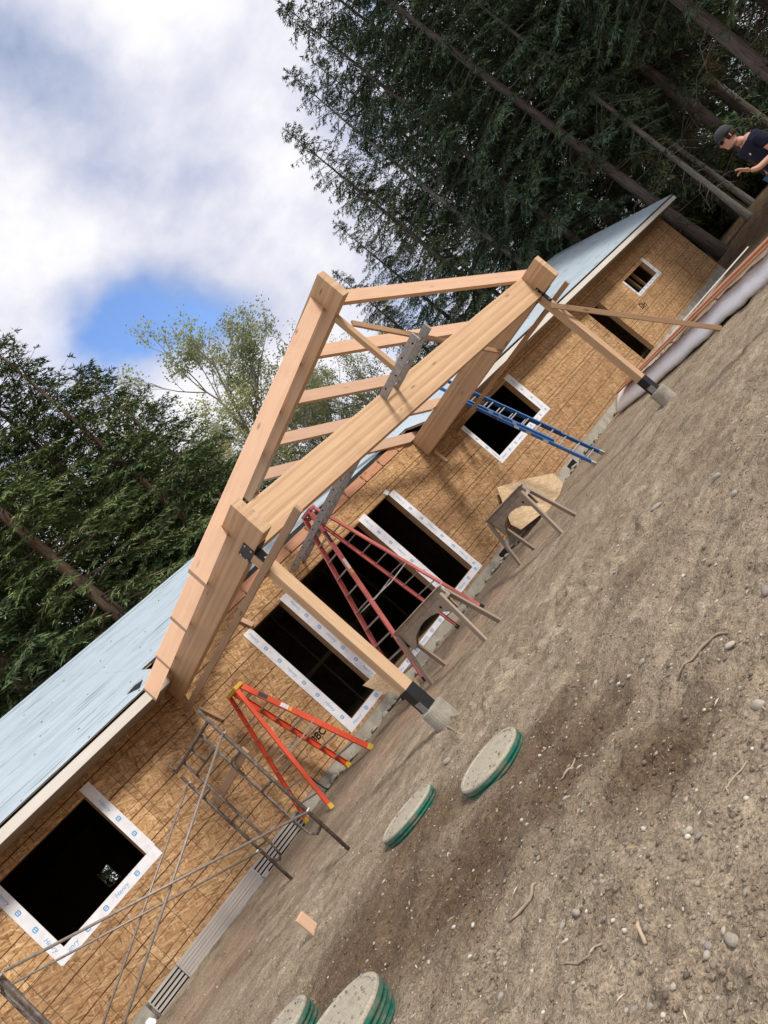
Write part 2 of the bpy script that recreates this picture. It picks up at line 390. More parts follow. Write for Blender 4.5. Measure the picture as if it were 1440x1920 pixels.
def link(name, me, mat, parent=None, Mx=None, bevel=0):
    o = bpy.data.objects.new(name, me); COL.objects.link(o)
    if mat and not me.materials: me.materials.append(MATS[mat])
    if parent is not None: o.parent = parent; o.matrix_parent_inverse = world(parent).inverted()
    if Mx is not None: o.matrix_basis = Mx
    if bevel:
        b = o.modifiers.new('Bevel', 'BEVEL'); b.width = bevel; b.segments = 2; b.limit_method = 'ANGLE'
    return o
def world(o):
    m = o.matrix_basis
    return m if o.parent is None else world(o.parent) @ o.matrix_parent_inverse @ m
def build(name, mb, mat, parent=None, bevel=0, smooth=False):
    return link(name, mesh(name, mb.V, mb.F, smooth), mat, parent, None, bevel)
def tag(o, label=None, cat=None, group=None, kind=None):
    if label: o['label'] = label
    if cat: o['category'] = cat
    if group: o['group'] = group
    if kind: o['kind'] = kind
    return o
def empty(name, loc, label, cat, group=None):
    o = bpy.data.objects.new(name, None); COL.objects.link(o); o.location = loc; o.empty_display_size = .2
    o.matrix_basis = Matrix.Translation(loc)
    return tag(o, label, cat, group)
def plank(name, p0, p1, wd, ht, mat, parent=None, up=(0,0,1), bevel=.004, roll=0):
    """timber with its own axes: local X runs along the piece"""
    p0, p1 = Vector(p0), Vector(p1); x = (p1-p0); L = x.length; x.normalize(); y = Vector(up).cross(x)
    if y.length < 1e-4: y = Vector((0,1,0)).cross(x)
    y.normalize(); z = x.cross(y)
    Mx = Matrix.Identity(4)
    c = (p0+p1)/2
    for i in range(3): Mx[i][0] = x[i]; Mx[i][1] = y[i]; Mx[i][2] = z[i]; Mx[i][3] = c[i]
    if roll: Mx = Mx @ Matrix.Rotation(roll, 4, 'X')
    mb = MB().box((-L/2, -wd/2, -ht/2), (L/2, wd/2, ht/2))
    return link(name, mesh(name, mb.V, mb.F), mat, parent, Mx, bevel)

# ------------------------------------------------------------------ ground height
def _h(ix, iy, s):
    n = (ix.astype(np.int64)*374761393 + iy.astype(np.int64)*668265263 + s*1442695041) & 0xffffffff
    n = ((n ^ (n >> 13))*1274126177) & 0xffffffff
    return ((n ^ (n >> 16)) & 0xffff)/65535.0
def vn(x, y, s):
    x0 = np.floor(x); y0 = np.floor(y); fx = x-x0; fy = y-y0; fx = fx*fx*(3-2*fx); fy = fy*fy*(3-2*fy)
    a, b, c, d = _h(x0, y0, s), _h(x0+1, y0, s), _h(x0, y0+1, s), _h(x0+1, y0+1, s)
    return (a*(1-fx)+b*fx)*(1-fy)+(c*(1-fx)+d*fx)*fy-.5
def sst(x, a, b):
    t = np.clip((x-a)/(b-a), 0, 1); return t*t*(3-2*t)
LIDS = [(-.02, -7.12, .28), (-.08, -5.78, .29), (-1.95, -7.50, .30), (-2.02, -6.46, .30)]
PIERS = [(1.53, -4.56), (9.02, -4.56)]
def G(x, y):
    x = np.asarray(x, float); y = np.asarray(y, float)
    z = -.325 + .105*sst(y, -2.6, -.35) - .005*np.clip(x-6, 0, 14)
    d = np.hypot(x+2.864, y+11.795)
    rough = .35+.65*sst(y, -3.2, -5.0)*0 + .65*(1-sst(y, -5.2, -3.0))
    z = z + rough*(.085*vn(x/1.9, y/1.9, 1) + .065*vn(x/.62, y/.62, 2) + .046*vn(x/.24, y/.24, 3)) + (.35+.65*rough)*(.026*vn(x/.1, y/.1, 4) + .022*vn(x/.047, y/.047, 5)*(d < 14) + .014*vn(x/.021, y/.021, 9)*(d < 8))
    # clods in the turned soil
    cl = np.maximum(0, vn(x/.16, y/.16, 6)-.18)*np.maximum(0, vn(x/1.4, y/1.4, 7)+.12)
    z = z + .55*cl*rough
    # wheel ruts and scrapes running with the house
    z = z - .012*rough*np.exp(-((y+8.3+.3*np.sin(x*.5)+.12*vn(x/.7, y/.7, 12))/.16)**2) - .010*rough*np.exp(-((y+6.6+.25*np.sin(x*.4+1)+.1*vn(x/.6, y/.6, 13))/.14)**2)*(x > .6)
    for (lx, ly, lr) in LIDS:
        q = np.hypot(x-lx, y-ly)
        z = z*sst(q, lr*.9, lr*1.7) + (1-sst(q, lr*.9, lr*1.7))*(-.318+.03*vn(x/.12, y/.12, 17))
    # rise of turned soil far to the right, then the woods
    for (bx, by, br) in ((-.45, -8.35, .55), (-.72, -9.12, .3), (-1.1, -7.2, .6)):
        z = z + .075*np.abs(vn(x/.13, y/.13, 15))*np.exp(-((x-bx)**2+(y-by)**2)/br**2)*(d < 9) + .05*vn(x/.3, y/.3, 16)*np.exp(-((x-bx)**2+(y-by)**2)/br**2)
    z = z + .17*np.exp(-((x-7.6)**2+(y+8.55)**2)/.5)
    z = z + .80*sst(x, 25.7, 29.5)*(1-sst(-y, 6, 20)*.4) + .6*sst(x, 45, 80)*(1-sst(y, 25, 60)*.5) - .12*sst(-y, 13, 30)
    return z
def g(x, y): return float(G(np.array([x]), np.array([y]))[0])

def make_ground():
    rr = [0.25]
    while rr[-1] < 600: rr.append(rr[-1]*(1.0052 if 1.2 < rr[-1] < 9 else 1.010 if 1 < rr[-1] < 24 else 1.05))
    rr = np.array(rr)
    a0, a1 = YAW-math.radians(50), YAW+math.radians(50)
    fine = np.arange(a0, a1, math.radians(.14)); coarse = np.linspace(a1, a0+2*math.pi, 50, endpoint=False)
    an = np.concatenate([fine, coarse]); R_, A_ = np.meshgrid(rr, an, indexing='ij')
    x = CAM.x+R_*np.sin(A_); y = CAM.y+R_*np.cos(A_); z = G(x, y)
    V = np.stack([x, y, z], -1).reshape(-1, 3); nr, na = R_.shape
    i, j = np.meshgrid(np.arange(nr-1), np.arange(na), indexing='ij'); j2 = (j+1) % na
    F = np.stack([i*na+j, (i+1)*na+j, (i+1)*na+j2, i*na+j2], -1).reshape(-1, 4)
    # close the middle
    c = np.array([[CAM.x, CAM.y, g(CAM.x, CAM.y)]]); ci = len(V); V = np.concatenate([V, c])
    k = np.arange(na); F = np.concatenate([F, np.stack([np.full(na, ci), k, (k+1) % na, (k+1) % na], -1)[:, [0, 1, 2, 2]]]) if False else F
    o = link('ground', npmesh('ground', V, F[:, ::-1], True), 'dirt'); tag(o, kind='structure')
    return o
make_ground()

# ------------------------------------------------------------------ the house
X0, X1 = -8.5, 25.15          # wall ends
EAV, KS, ZE = .75, .49, 2.79  # eave overhang, roof slope, eave top height
YB = 7.0                      # back wall
def zr(y): return ZE + KS*(min(y, YB-y)+EAV)
house = empty('house', (8, 0, -.3), 'long unfinished house sheathed in OSB with pale blue roof underlayment', 'house')
# openings x0,x1,z0,z1
OPEN = {'w1': (-1.785, -.38, 1.229, 2.385), 'a': (3.17, 3.945, .19, 2.40), 'b': (4.17, 6.385, .10, 2.42), 'c': (6.61, 7.39, .19, 2.415),
        'w2': (10.42, 12.665, 1.262, 2.357), 'd2': (17.39, 18.26, .02, 2.07), 'w3': (20.1, 21.85, 1.41, 1.985)}
def osb_piece(x0, x1, z0, z1):
    xs = {x0, x1}; zs = {z0, z1}
    for a, b, c, d in OPEN.values():
        xs |= {v for v in (a, b) if x0 < v < x1}; zs |= {v for v in (c, d) if z0 < v < z1}
    xs, zs = sorted(xs), sorted(zs); cells = set()
    for i in range(len(xs)-1):
        for k in range(len(zs)-1):
            mx, mz = (xs[i]+xs[i+1])/2, (zs[k]+zs[k+1])/2
            if not any(a < mx < b and c < mz < d for a, b, c, d in OPEN.values()): cells.add((i, k))
    if not cells: return
    mb = MB(); T = .012
    for i, k in cells:
        a, b, c, d = xs[i], xs[i+1], zs[k], zs[k+1]
        mb.add([(a,0,c),(b,0,c),(b,0,d),(a,0,d)], [(0,1,2,3)]); mb.add([(a,T,c),(b,T,c),(b,T,d),(a,T,d)], [(3,2,1,0)])
        if (i-1, k) not in cells: mb.add([(a,0,c),(a,0,d),(a,T,d),(a,T,c)], [(0,1,2,3)])
        if (i+1, k) not in cells: mb.add([(b,0,c),(b,0,d),(b,T,d),(b,T,c)], [(3,2,1,0)])
        if (i, k-1) not in cells: mb.add([(a,0,c),(b,0,c),(b,T,c),(a,T,c)], [(3,2,1,0)])
        if (i, k+1) not in cells: mb.add([(a,0,d),(b,0,d),(b,T,d),(a,T,d)], [(0,1,2,3)])
    build('osb_panel', mb, 'osb', house)
rnd = random.Random(4)
rows = [(0, 1.214), (1.22, 2.434), (2.44, 2.885)]
for ri, (za, zb) in enumerate(rows):
    x = X0 - (1.22 if ri == 1 else 0)
    while x < X1:
        a, b = max(x, X0), min(x+2.434, X1)
        if b-a > .05: osb_piece(a, b, za, zb)
        x += 2.44
# framing that lines each opening, and the rooms behind, coloured dark to stand for shade
for k, (a, b, c, d) in OPEN.items():
    y0, y1 = .0125, .155; t = .038
    plank('jamb', (a-t/2, (y0+y1)/2, c), (a-t/2, (y0+y1)/2, d), t, y1-y0, 'stud', house, up=(0, 1, 0), bevel=0)
    plank('jamb', (b+t/2, (y0+y1)/2, c), (b+t/2, (y0+y1)/2, d), t, y1-y0, 'stud', house, up=(0, 1, 0), bevel=0)
    plank('header', (a, (y0+y1)/2, d+t/2), (b, (y0+y1)/2, d+t/2), y1-y0, t, 'stud', house, bevel=0)
    plank('sill', (a, (y0+y1)/2, c-t/2), (b, (y0+y1)/2, c-t/2), y1-y0, t, 'stud', house, bevel=0)
build('subfloor', MB().box((X0, .16, -.06), (X1, YB-.02, -.005)), 'osb_pale', house)
# back wall with two window holes that let daylight through
mb = MB()
for a, b, c, d in [(X0, .12, 0, 3.0), (.42, 21.5, 0, 3.0), (24.3, X1, 0, 3.0), (.12, .42, 0, 1.45), (.12, .42, 1.87, 3.0), (21.5, 24.3, 0, .9), (21.5, 24.3, 2.0, 3.0)]:
    mb.box((a, YB-.15, c), (b, YB, d))
build('back_wall', mb, 'interior_shade', house)
for nm, x in (('end_wall', X0), ('end_wall', X1-.012)):
    build(nm, MB().prism([(x, .013, 0), (x, YB, 0), (x, YB, 2.9), (x, YB/2, zr(YB/2)-.1), (x, .013, 2.9)], (.012, 0, 0)), 'osb', house)
for x, y0, y1 in [(1.0, .17, 3.4), (9.6, .17, 6.8), (15.0, .17, 6.8)]:
    build('partition', MB().box((x, y0, 0), (x+.09, y1, 2.7)), 'interior_shade', house)
build('partition', MB().box((1.1, 6.2, 0), (9.58, 6.29, 2.7)), 'interior_shade', house)
build('ceiling_board', MB().box((X0+.02, .17, 2.72), (X1-.02, YB-.16, 2.75)), 'interior_shade', house)
for x in [20.35, 20.75, 21.2, 21.6, 22.4]:
    plank('stud', (x, .42, .0), (x, .42, 2.71), .038, .09, 'stud', house, up=(0, 1, 0), bevel=0)
for x in [2.2, 2.9, 3.5, 4.1, 4.7, 5.3, 5.9, 6.5, 7.1, 7.7, 8.3]:
    plank('stud', (x, 3.2, .0), (x, 3.2, 2.71), .038, .09, 'interior_shade', house, up=(0, 1, 0), bevel=0)  # stud wood swapped for the shade colour to dim these
plank('interior_beam', (2.0, 3.2, 1.25), (8.4, 3.2, 1.25), .038, .09, 'interior_shade', house, bevel=0)
# foundation
mb = MB(); n = 120
xs = [X0+(X1-X0)*i/n for i in range(n+1)]
for i in range(n):
    mb.add([(xs[i], -.018, -.02), (xs[i+1], -.018, -.02), (xs[i+1], -.018-.02*rnd.random(), -.75), (xs[i], -.018-.02*rnd.random(), -.75)], [(3, 2, 1, 0)])
mb2 = MB().box((X0, -.012, -.75), (X1, .25, -.0215)); 
fnd = build('foundation', mb2, 'concrete', house)
build('mudsill', MB().box((X0, -.006, -.020), (X1, .14, -.001)), 'weathered', house)
for x in (8.25, 11.8, 15.7):
    build('foundation_vent', MB().box((x-.17, -.022, -.225), (x+.17, -.0125, -.075)), 'vent_dark', fnd)
# lumpy footing exposed along the base
r2 = random.Random(8)
mb = MB()
for i in range(170):
    x = X0+.3+(X1-X0-.6)*r2.random(); s = .035+.05*r2.random()
    z = g(x, -.12)+.01+.04*r2.random()
    mb.lathe([(s*.2, -s*.5), (s, -.1*s), (s*.8, s*.35), (s*.25, s*.5)], 7, (x, -.05-.05*r2.random(), z))
tag(build('footing_rubble', mb, 'concrete', fnd), kind='stuff')
# roof: overlapping courses of underlayment on a deck
PX0, PX1 = 1.42, 9.12
YR = YB/2
def roof_sheet(name, x0, x1, y0, y1, lift, mat, th=.004):
    s = 1 if y0 < y1 else -1
    V = []
    for (x, y) in ((x0, y0), (x1, y0), (x1, y1), (x0, y1)): V.append((x, y, zr(y)+lift))
    return build(name, MB().prism(V, (0, 0, -th)), mat, house)
XR0, XR1 = X0-.4, 25.42
for (a, b, ys) in ((XR0, PX0, -EAV), (PX0, PX1, .03), (PX1, XR1, -EAV)):
    build('roof_deck', MB().prism([(a, ys, zr(ys)-.012), (b, ys, zr(ys)-.012), (b, YR, zr(YR)-.012), (a, YR, zr(YR)-.012)], (0, 0, -.035)), 'stud', house)
build('roof_deck', MB().prism([(XR0, YR+.002, zr(YR)-.012), (XR1, YR+.002, zr(YR)-.012), (XR1, YB+EAV, ZE-.012), (XR0, YB+EAV, ZE-.012)], (0, 0, -.035)), 'stud', house)
yc = -EAV; k = 0
while yc < YR-.05:
    y1 = min(yc+1.0, YR)
    for (a, b, cut) in ((XR0, PX0, -9), (PX0, PX1, .0), (PX1, XR1, -9)):
        ya = max(yc-.02 if k else -EAV-.005, cut)
        if y1-ya > .05: roof_sheet('underlayment_course', a+.001, b-.001, ya, y1, .004 + (.0 if k % 2 else .0045), 'underlayment')
    yc += .95; k += 1
roof_sheet('underlayment_course', XR0, XR1, YB+EAV, YR+.003, .004, 'underlayment')
build('ridge_cap_strip', MB().prism([(XR0, YR-.16, zr(YR-.16)+.016), (XR0, YR, zr(YR)+.02), (XR0, YR+.16, zr(YR)-.16*KS+.016)], (XR1-XR0, 0, 0)), 'underlayment', house)
# fascia, soffit, drip edge
for a, b in ((XR0, 1.30), (PX1+.02, XR1)):
    plank('fascia', (a, -EAV+.012, ZE-.098), (b, -EAV+.012, ZE-.098), .024, .175, 'fascia', house, bevel=.002)
    build('soffit', MB().box((a+.01, -EAV+.026, ZE-.178), (b-.01, -.002, ZE-.166)), 'weathered', house)
build('rake_board', MB().prism([(XR1-.022, -EAV+.026, zr(-EAV)-.05), (XR1-.022, YR, zr(YR)-.05), (XR1-.022, YR, zr(YR)-.19), (XR1-.022, -EAV+.026, zr(-EAV)-.19)], (.02, 0, 0)), 'fascia', house)
build('drip_flap', MB().prism([(1.31, -EAV+.01, ZE-.02), (1.45, -.28, ZE+.14), (1.45, -.28, ZE-.05), (1.31, -EAV+.01, ZE-.175)], (.012, .004, 0)), 'fascia', house)
def onroof(px, lift=.012):
    d = ray(*px); a_ = ZE+KS*EAV+lift; t = (a_+KS*CAM.y-CAM.z)/(d.z-KS*d.y); return CAM+d*t
build('torn_flap', MB().prism([onroof(q) for q in ((238, 1302), (252, 1286), (268, 1274), (262, 1290))], (0, 0, .004)), 'black_film', house)
mb = MB(); rc = random.Random(5)
for y in [-.68, -.1, .42, .95, 1.5, 2.0, 2.6, 3.1]:
    x = XR0+.2
    while x < XR1:
        if not (PX0-.05 < x < PX1+.05 and y < .1): mb.lathe([(.016, -.002), (.016, .002), (.006, .004)], 6, (x, y+rc.uniform(-.03, .03), zr(y)+.011))
        x += rc.uniform(.8, 1.3)
tag(build('cap_nails', mb, 'print_green', house), kind='stuff')
# blocking between rafter ends above the wall, inside the porch
x = 1.75
while x < 8.9:
    plank('blocking', (x+.024, -.0095, 2.985), (min(x+.60, 8.93), -.0095, 2.985), .030, .185, 'red_lumber', house, bevel=.003)
    if x+.61 < 8.9: plank('truss_tail', (x+.612, -.045, 2.99), (x+.612, .3, 3.15), .034, .14, 'stud', house, bevel=.003)
    x += .61
build('black_edge_strip', MB().box((PX0+.2, .006, 3.085), (8.94, .026, 3.15)), 'black_film', house)
# flashing tape around the openings, with its blue print
txt = bpy.data.curves.new('tape_word', 'FONT'); txt.body = 'Henry'; txt.size = .085; txt.shear = .25; txt.align_x = 'CENTER'; txt.align_y = 'CENTER'
tob = bpy.data.objects.new('tmp', txt); COL.objects.link(tob)
bpy.context.view_layer.update()
word_me = bpy.data.meshes.new_from_object(tob.evaluated_get(bpy.context.evaluated_depsgraph_get())); bpy.data.objects.remove(tob)
word_me.name = 'printed_word'; word_me.materials.clear(); word_me.materials.append(MATS['print_blue'])
def rr_poly(wd, ht, r):
    P = []
    for cx, cy, a0 in ((wd/2-r, ht/2-r, 0), (-wd/2+r, ht/2-r, 90), (-wd/2+r, -ht/2+r, 180), (wd/2-r, -ht/2+r, 270)):
        for q in (0, 45, 90): P.append((cx+r*math.cos(math.radians(a0+q)), cy+r*math.sin(math.radians(a0+q)), 0))
    return P
P = rr_poly(.066, .066, .016); Q = rr_poly(.036, .012, .004)
mb = MB(); mb.add(P, [tuple(range(len(P)))]); logo_me = mesh('printed_square', mb.V, mb.F); logo_me.materials.append(MATS['print_blue'])
mb = MB(); mb.add([(x, y+.012, 0) for x, y, z in Q], [tuple(range(len(Q)))]); mb.add([(x, y-.012, 0) for x, y, z in Q], [tuple(range(len(Q)))])
mark_me = mesh('printed_mark', mb.V, mb.F); mark_me.materials.append(MATS['tape'])
def tape(x0, x1, z0, z1, y=-.0025, ph=0.0):
    o = build('flashing_tape', MB().box((x0, y, z0), (x1, y+.0022, z1)), 'tape', house)
    vert = (z1-z0) > (x1-x0); L = max(z1-z0, x1-x0); c0 = ((x0+x1)/2, (z0+z1)/2)
    p = .14+ph; n = 0
    while p < L-.1:
        cx, cz = (c0[0], z1-p) if vert else (x0+p, c0[1])
        base = Matrix(((1,0,0,cx),(0,0,-1,y-.0012),(0,1,0,cz),(0,0,0,1)))
        if vert: base = base @ Matrix.Rotation(-math.pi/2, 4, 'Z')
        if n % 3 == 0: link('printed_word', word_me, None, o, base)
        else:
            link('printed_square', logo_me, None, o, base)
            link('printed_mark', mark_me, None, o, base @ Matrix.Translation((0, 0, .0008)))
        p += .27 if n % 3 != 1 else .30
        n += 1
    return o
tape(-.38, -.222, 1.229, 2.50, ph=.25); tape(-1.93, -.235, 1.075, 1.228, -.0027, .05); tape(-1.945, -1.785, 1.09, 2.44, -.0052, .1)
tape(2.985, 3.17, .06, 2.44, -.0025, .02); tape(3.945, 4.17, .30, 2.44, -.0027, .12); tape(6.385, 6.61, .20, 2.47, -.0027, .05); tape(7.39, 7.58, .06, 2.40, -.0025, .1)
tape(2.985, 3.99, .05, .19, -.0049, .1); tape(6.59, 7.585, .05, .19, -.0051, .1); tape(4.12, 6.42, -.005, .099, -.0075, .2)
tape(12.665, 12.93, 1.10, 2.44, ph=.1); tape(10.30, 12.93, 1.10, 1.261, -.0049, .1); tape(10.28, 10.42, 1.10, 2.40, -.0073, .1)
tape(21.85, 22.06, 1.30, 2.09, ph=.1); tape(20.0, 22.06, 1.295, 1.409, -.0049, .1); tape(19.99, 20.10, 1.30, 2.0, -.0073, .1)
mb = MB().prism([(7.33, -.03, 2.40), (7.46, -.012, 2.43), (7.44, -.004, 2.52), (7.31, -.008, 2.50)], (0, .003, 0)); build('loose_tape_end', mb, 'tape', house)
# marker writing on the sheathing
def scribble(name, body, x, z, size, rot=0, shear=0):
    c = bpy.data.curves.new(name, 'FONT'); c.body = body; c.size = size; c.shear = shear; c.offset = size*.028
    t = bpy.data.objects.new('t', c); COL.objects.link(t); bpy.context.view_layer.update()
    me = bpy.data.meshes.new_from_object(t.evaluated_get(bpy.context.evaluated_depsgraph_get())); bpy.data.objects.remove(t)
    me.materials.clear()
    Mx = Matrix(((1,0,0,x),(0,0,-1,-.0015),(0,1,0,z),(0,0,0,1))) @ Matrix.Rotation(rot, 4, 'Z')
    return link(name, me, 'marker', house, Mx)
scribble('marker_writing', 'BBC', 2.40, .40, .17, -.06, .1)
scribble('marker_writing', 'DH', 19.5, 1.0, .26, -.1, .2)
# ledger blocks nailed to the wall under the porch beams
plank('ledger_block', (1.58, -.022, 2.12), (1.70, -.022, 1.72), .036, .075, 'brace', house, up=(0, 1, 0))
plank('ledger_block', (9.16, -.022, 2.36), (9.18, -.022, 2.02), .075, .036, 'fir', house, up=(0, 1, 0))
plank('scrap_block', (3.12, -.05, 2.72), (3.22, -.04, 2.44), .085, .035, 'fir', house, up=(0, 1, 0))

# ------------------------------------------------------------------ porch frame
porch = empty('porch_frame', (5.3, -2.5, -.3), 'open timber gable porch frame on two posts in front of the house', 'porch frame')
XL, XRB = 1.46, 8.95; BW = .14; ZB, ZT = 2.40, 2.86; YF = -5.08
XM = (XL+XRB+BW)/2
for x in (XL, XRB): plank('side_beam', (x+BW/2, YF, (ZB+ZT)/2), (x+BW/2, -.004, (ZB+ZT)/2), BW, ZT-ZB, 'glulam', porch, bevel=.006)
plank('tie_beam', (XL+BW+.001, -4.58, 2.635), (XRB-.001, -4.58, 2.635), .14, .465, 'glulam', porch, bevel=.006)
plank('ridge_beam', (XM, -5.02, 4.39), (XM, .25, 4.39), BW, .475, 'glulam', porch, bevel=.006)
def rafter(side, y, tail=True):
    s = side; xr = XM+s*BW/2+s*.001; xt = XM+s*4.445; T = .075
    z_r, z_t = 4.59, 2.735; k = (z_r-z_t)/abs(xt-xr); dv = .245
    L = math.hypot(xt-xr, z_t-z_r)
    ca, sa = abs(xt-xr)/L, (z_r-z_t)/L
    xaxis = Vector((s*ca, 0, -sa)); zaxis = Vector((s*sa, 0, ca)); yaxis = zaxis.cross(xaxis)
    Mx = Matrix.Identity(4); o0 = Vector((xr, y, z_r))
    for i in range(3): Mx[i][0] = xaxis[i]; Mx[i][1] = yaxis[i]; Mx[i][2] = zaxis[i]; Mx[i][3] = o0[i]
    inv = Mx.inverted()
    # side profile with a birdsmouth over the beam
    xb0, xb1 = XM+s*(3.745-BW), XM+s*3.745
    xi, xo = (XL+BW, XL) if s < 0 else (XRB, XRB+BW)
    zb = lambda x: z_r-dv-k*abs(x-xr)
    prof = [(xr, z_r), (xt, z_t), (xt, z_t-dv), (xo, zb(xo)), (xo, ZT+.001), (xi, ZT+.001) , (xi, max(zb(xi), ZT+.001)), (xr, z_r-dv)] if zb(xo) < ZT else [(xr, z_r), (xt, z_t), (xt, z_t-dv), (xr, z_r-dv)]
    # keep the notch simple: seat cut at the beam top
    prof = [(xr, z_r), (xt, z_t), (xt, z_t-dv), (xo+s*.001, zb(xo)), (xo+s*.001, ZT+.001), (xr+s*(z_r-dv-ZT-.001)/k, ZT+.001), (xr, z_r-dv)]
    pts = [inv @ Vector((px, y-T/2, pz)) for px, pz in prof]
    d = inv.to_3x3() @ Vector((0, T, 0))
    mb = MB().prism(pts, d)
    return link('rafter', mesh('rafter', mb.V, mb.F), 'fir', porch, Mx, .004)
RY = [-4.60, -3.46, -2.31, -1.16, -.045]
for y in RY:
    rafter(1, y)
    if y < -.5: rafter(-1, y)
# posts, bases and brackets
def post(x, px):
    p = plank('post', (x, -4.56, .205), (x, -4.56, ZB-.001), .14, .14, 'glulam', porch, up=(0, 1, 0), bevel=.006)
    mb = MB()
    mb.box((x-.074, -4.634, -.075), (x+.074, -4.6305, .235)); mb.box((x-.074, -4.4895, -.075), (x+.074, -4.486, .235))
    mb.box((x-.0745, -4.6303, -.075), (x-.0702, -4.4897, .235)); mb.box((x+.0702, -4.6303, -.075), (x+.0745, -4.4897, .235)); mb.box((x-.07, -4.63, -.075), (x+.07, -4.49, .204))
    pb = build('post_base', mb, 'black_metal', p, .003)
    build('base_plate', MB().box((x-.0795, -4.645, -.075), (x-.0755, -4.53, .05)), 'galv', p, .002)
    # T bracket at the beam
    mb = MB(); xs = x-BW/2 if False else None
    bx = XL if x < 4 else XRB
    mb.box((bx-.006, -4.70, ZB-.005), (bx-.0005, -4.46, ZB+.155)); mb.box((bx+BW+.0005, -4.70, ZB-.005), (bx+BW+.006, -4.46, ZB+.155))
    mb.box((x-.055, -4.638, ZB-.17), (x+.055, -4.6312, ZB-.006)); mb.box((bx-.006, -4.80, ZB-.008), (bx+BW+.006, -4.42, ZB-.0015))
    br = build('post_cap_bracket', mb, 'black_metal', p, .002)
    mb = MB()
    for yy in (-4.67, -4.49):
        for zz in (.03, .12): mb.tube([(bx-.0145, yy, ZB+zz), (bx-.0058, yy, ZB+zz)], .012, 8)
    mb.tube([(x, -4.646, ZB-.12), (x, -4.637, ZB-.12)], .016, 8)
    build('bolt', mb, 'bolt', br)
post(1.53, 0); post(9.02, 0)
# temporary bracing nailed to the frame
plank('temporary_brace', (1.43, -5.86, 2.19), (1.43, -.03, 2.225), .038, .088, 'brace', porch)
plank('temporary_brace', (8.80, -4.70, 2.16), (11.05, -5.1, g(11.05, -5.1)+.01), .04, .088, 'brace', porch, roll=.5)
plank('temporary_brace', (9.08, -5.05, 2.20), (10.13, -.025, 2.34), .038, .088, 'brace', porch)
plank('king_post', (XM+.01, -4.56, 4.151), (XM+.01, -4.56, 2.869), .088, .088, 'stud', porch, up=(0, 1, 0))
plank('strut', (XM+.075, -4.62, 3.92), (8.93, -3.25, 2.42), .038, .088, 'brace', porch, roll=.3)
plank('king_block', (XM, .02, 4.15), (XM, .02, 3.35), .14, .09, 'fir', porch, up=(0, 1, 0))
plank('king_block', (XM-.3, -.02, 3.95), (XM-.02, .02, 4.14), .038, .088, 'brace', porch)
# concrete piers under the posts
for (x, y), lb in zip(PIERS, ('squat round concrete pier under the near porch post', 'round concrete pier under the far porch post beside wrapped lumber')):
    prof = [(.15, -.75), (.152, -.3), (.150, -.12), (.146, -.09), (.11, -.076)]
    o = build('concrete_pier', MB().lathe(prof, 28, (x+.02, y-.01, 0)), 'concrete', None, 0, False); tag(o, lb, 'pier', 'porch piers')

# ------------------------------------------------------------------ aluminium walk plank over the tie beam
pk = empty('aluminium_ladder', (4.6, -3, 2.87), 'grey aluminium ladder laid flat from the wall top over the tie beam', 'ladder')
A0, A1 = Vector((4.56, -.02, 2.70)), Vector((4.60, -5.78, 2.905))
dirp = (A1-A0).normalized(); upv = Vector((1, 0, 0)).cross(dirp).normalized(); side = dirp.cross(upv).normalized()
for sgn in (0, 1):
    off_ = side*(.30*sgn)
    b = build('rail', MB().bar(A0+off_+upv*.055, A1+off_+upv*.055, .028, .115, upv), 'alu_dull', pk, .003)
    mb = MB(); n = 20
    for i in range(n):
        p = A0+(A1-A0)*((i+.6)/n)+off_+upv*(.075 if i % 2 else .038)
        q = side*(-.0155 if sgn == 0 else .0155); mb.tube([p+q*.9, p+q*1.25], .013, 8)
    tag(build('rung_end', mb, 'vent_dark', b), kind='stuff')
mb = MB()
for i in range(14):
    p = A0+(A1-A0)*((i+.5)/14)+upv*.06; mb.tube([p+side*.016, p+side*.284], .013, 8)
build('rung', mb, 'alu_dull', pk)

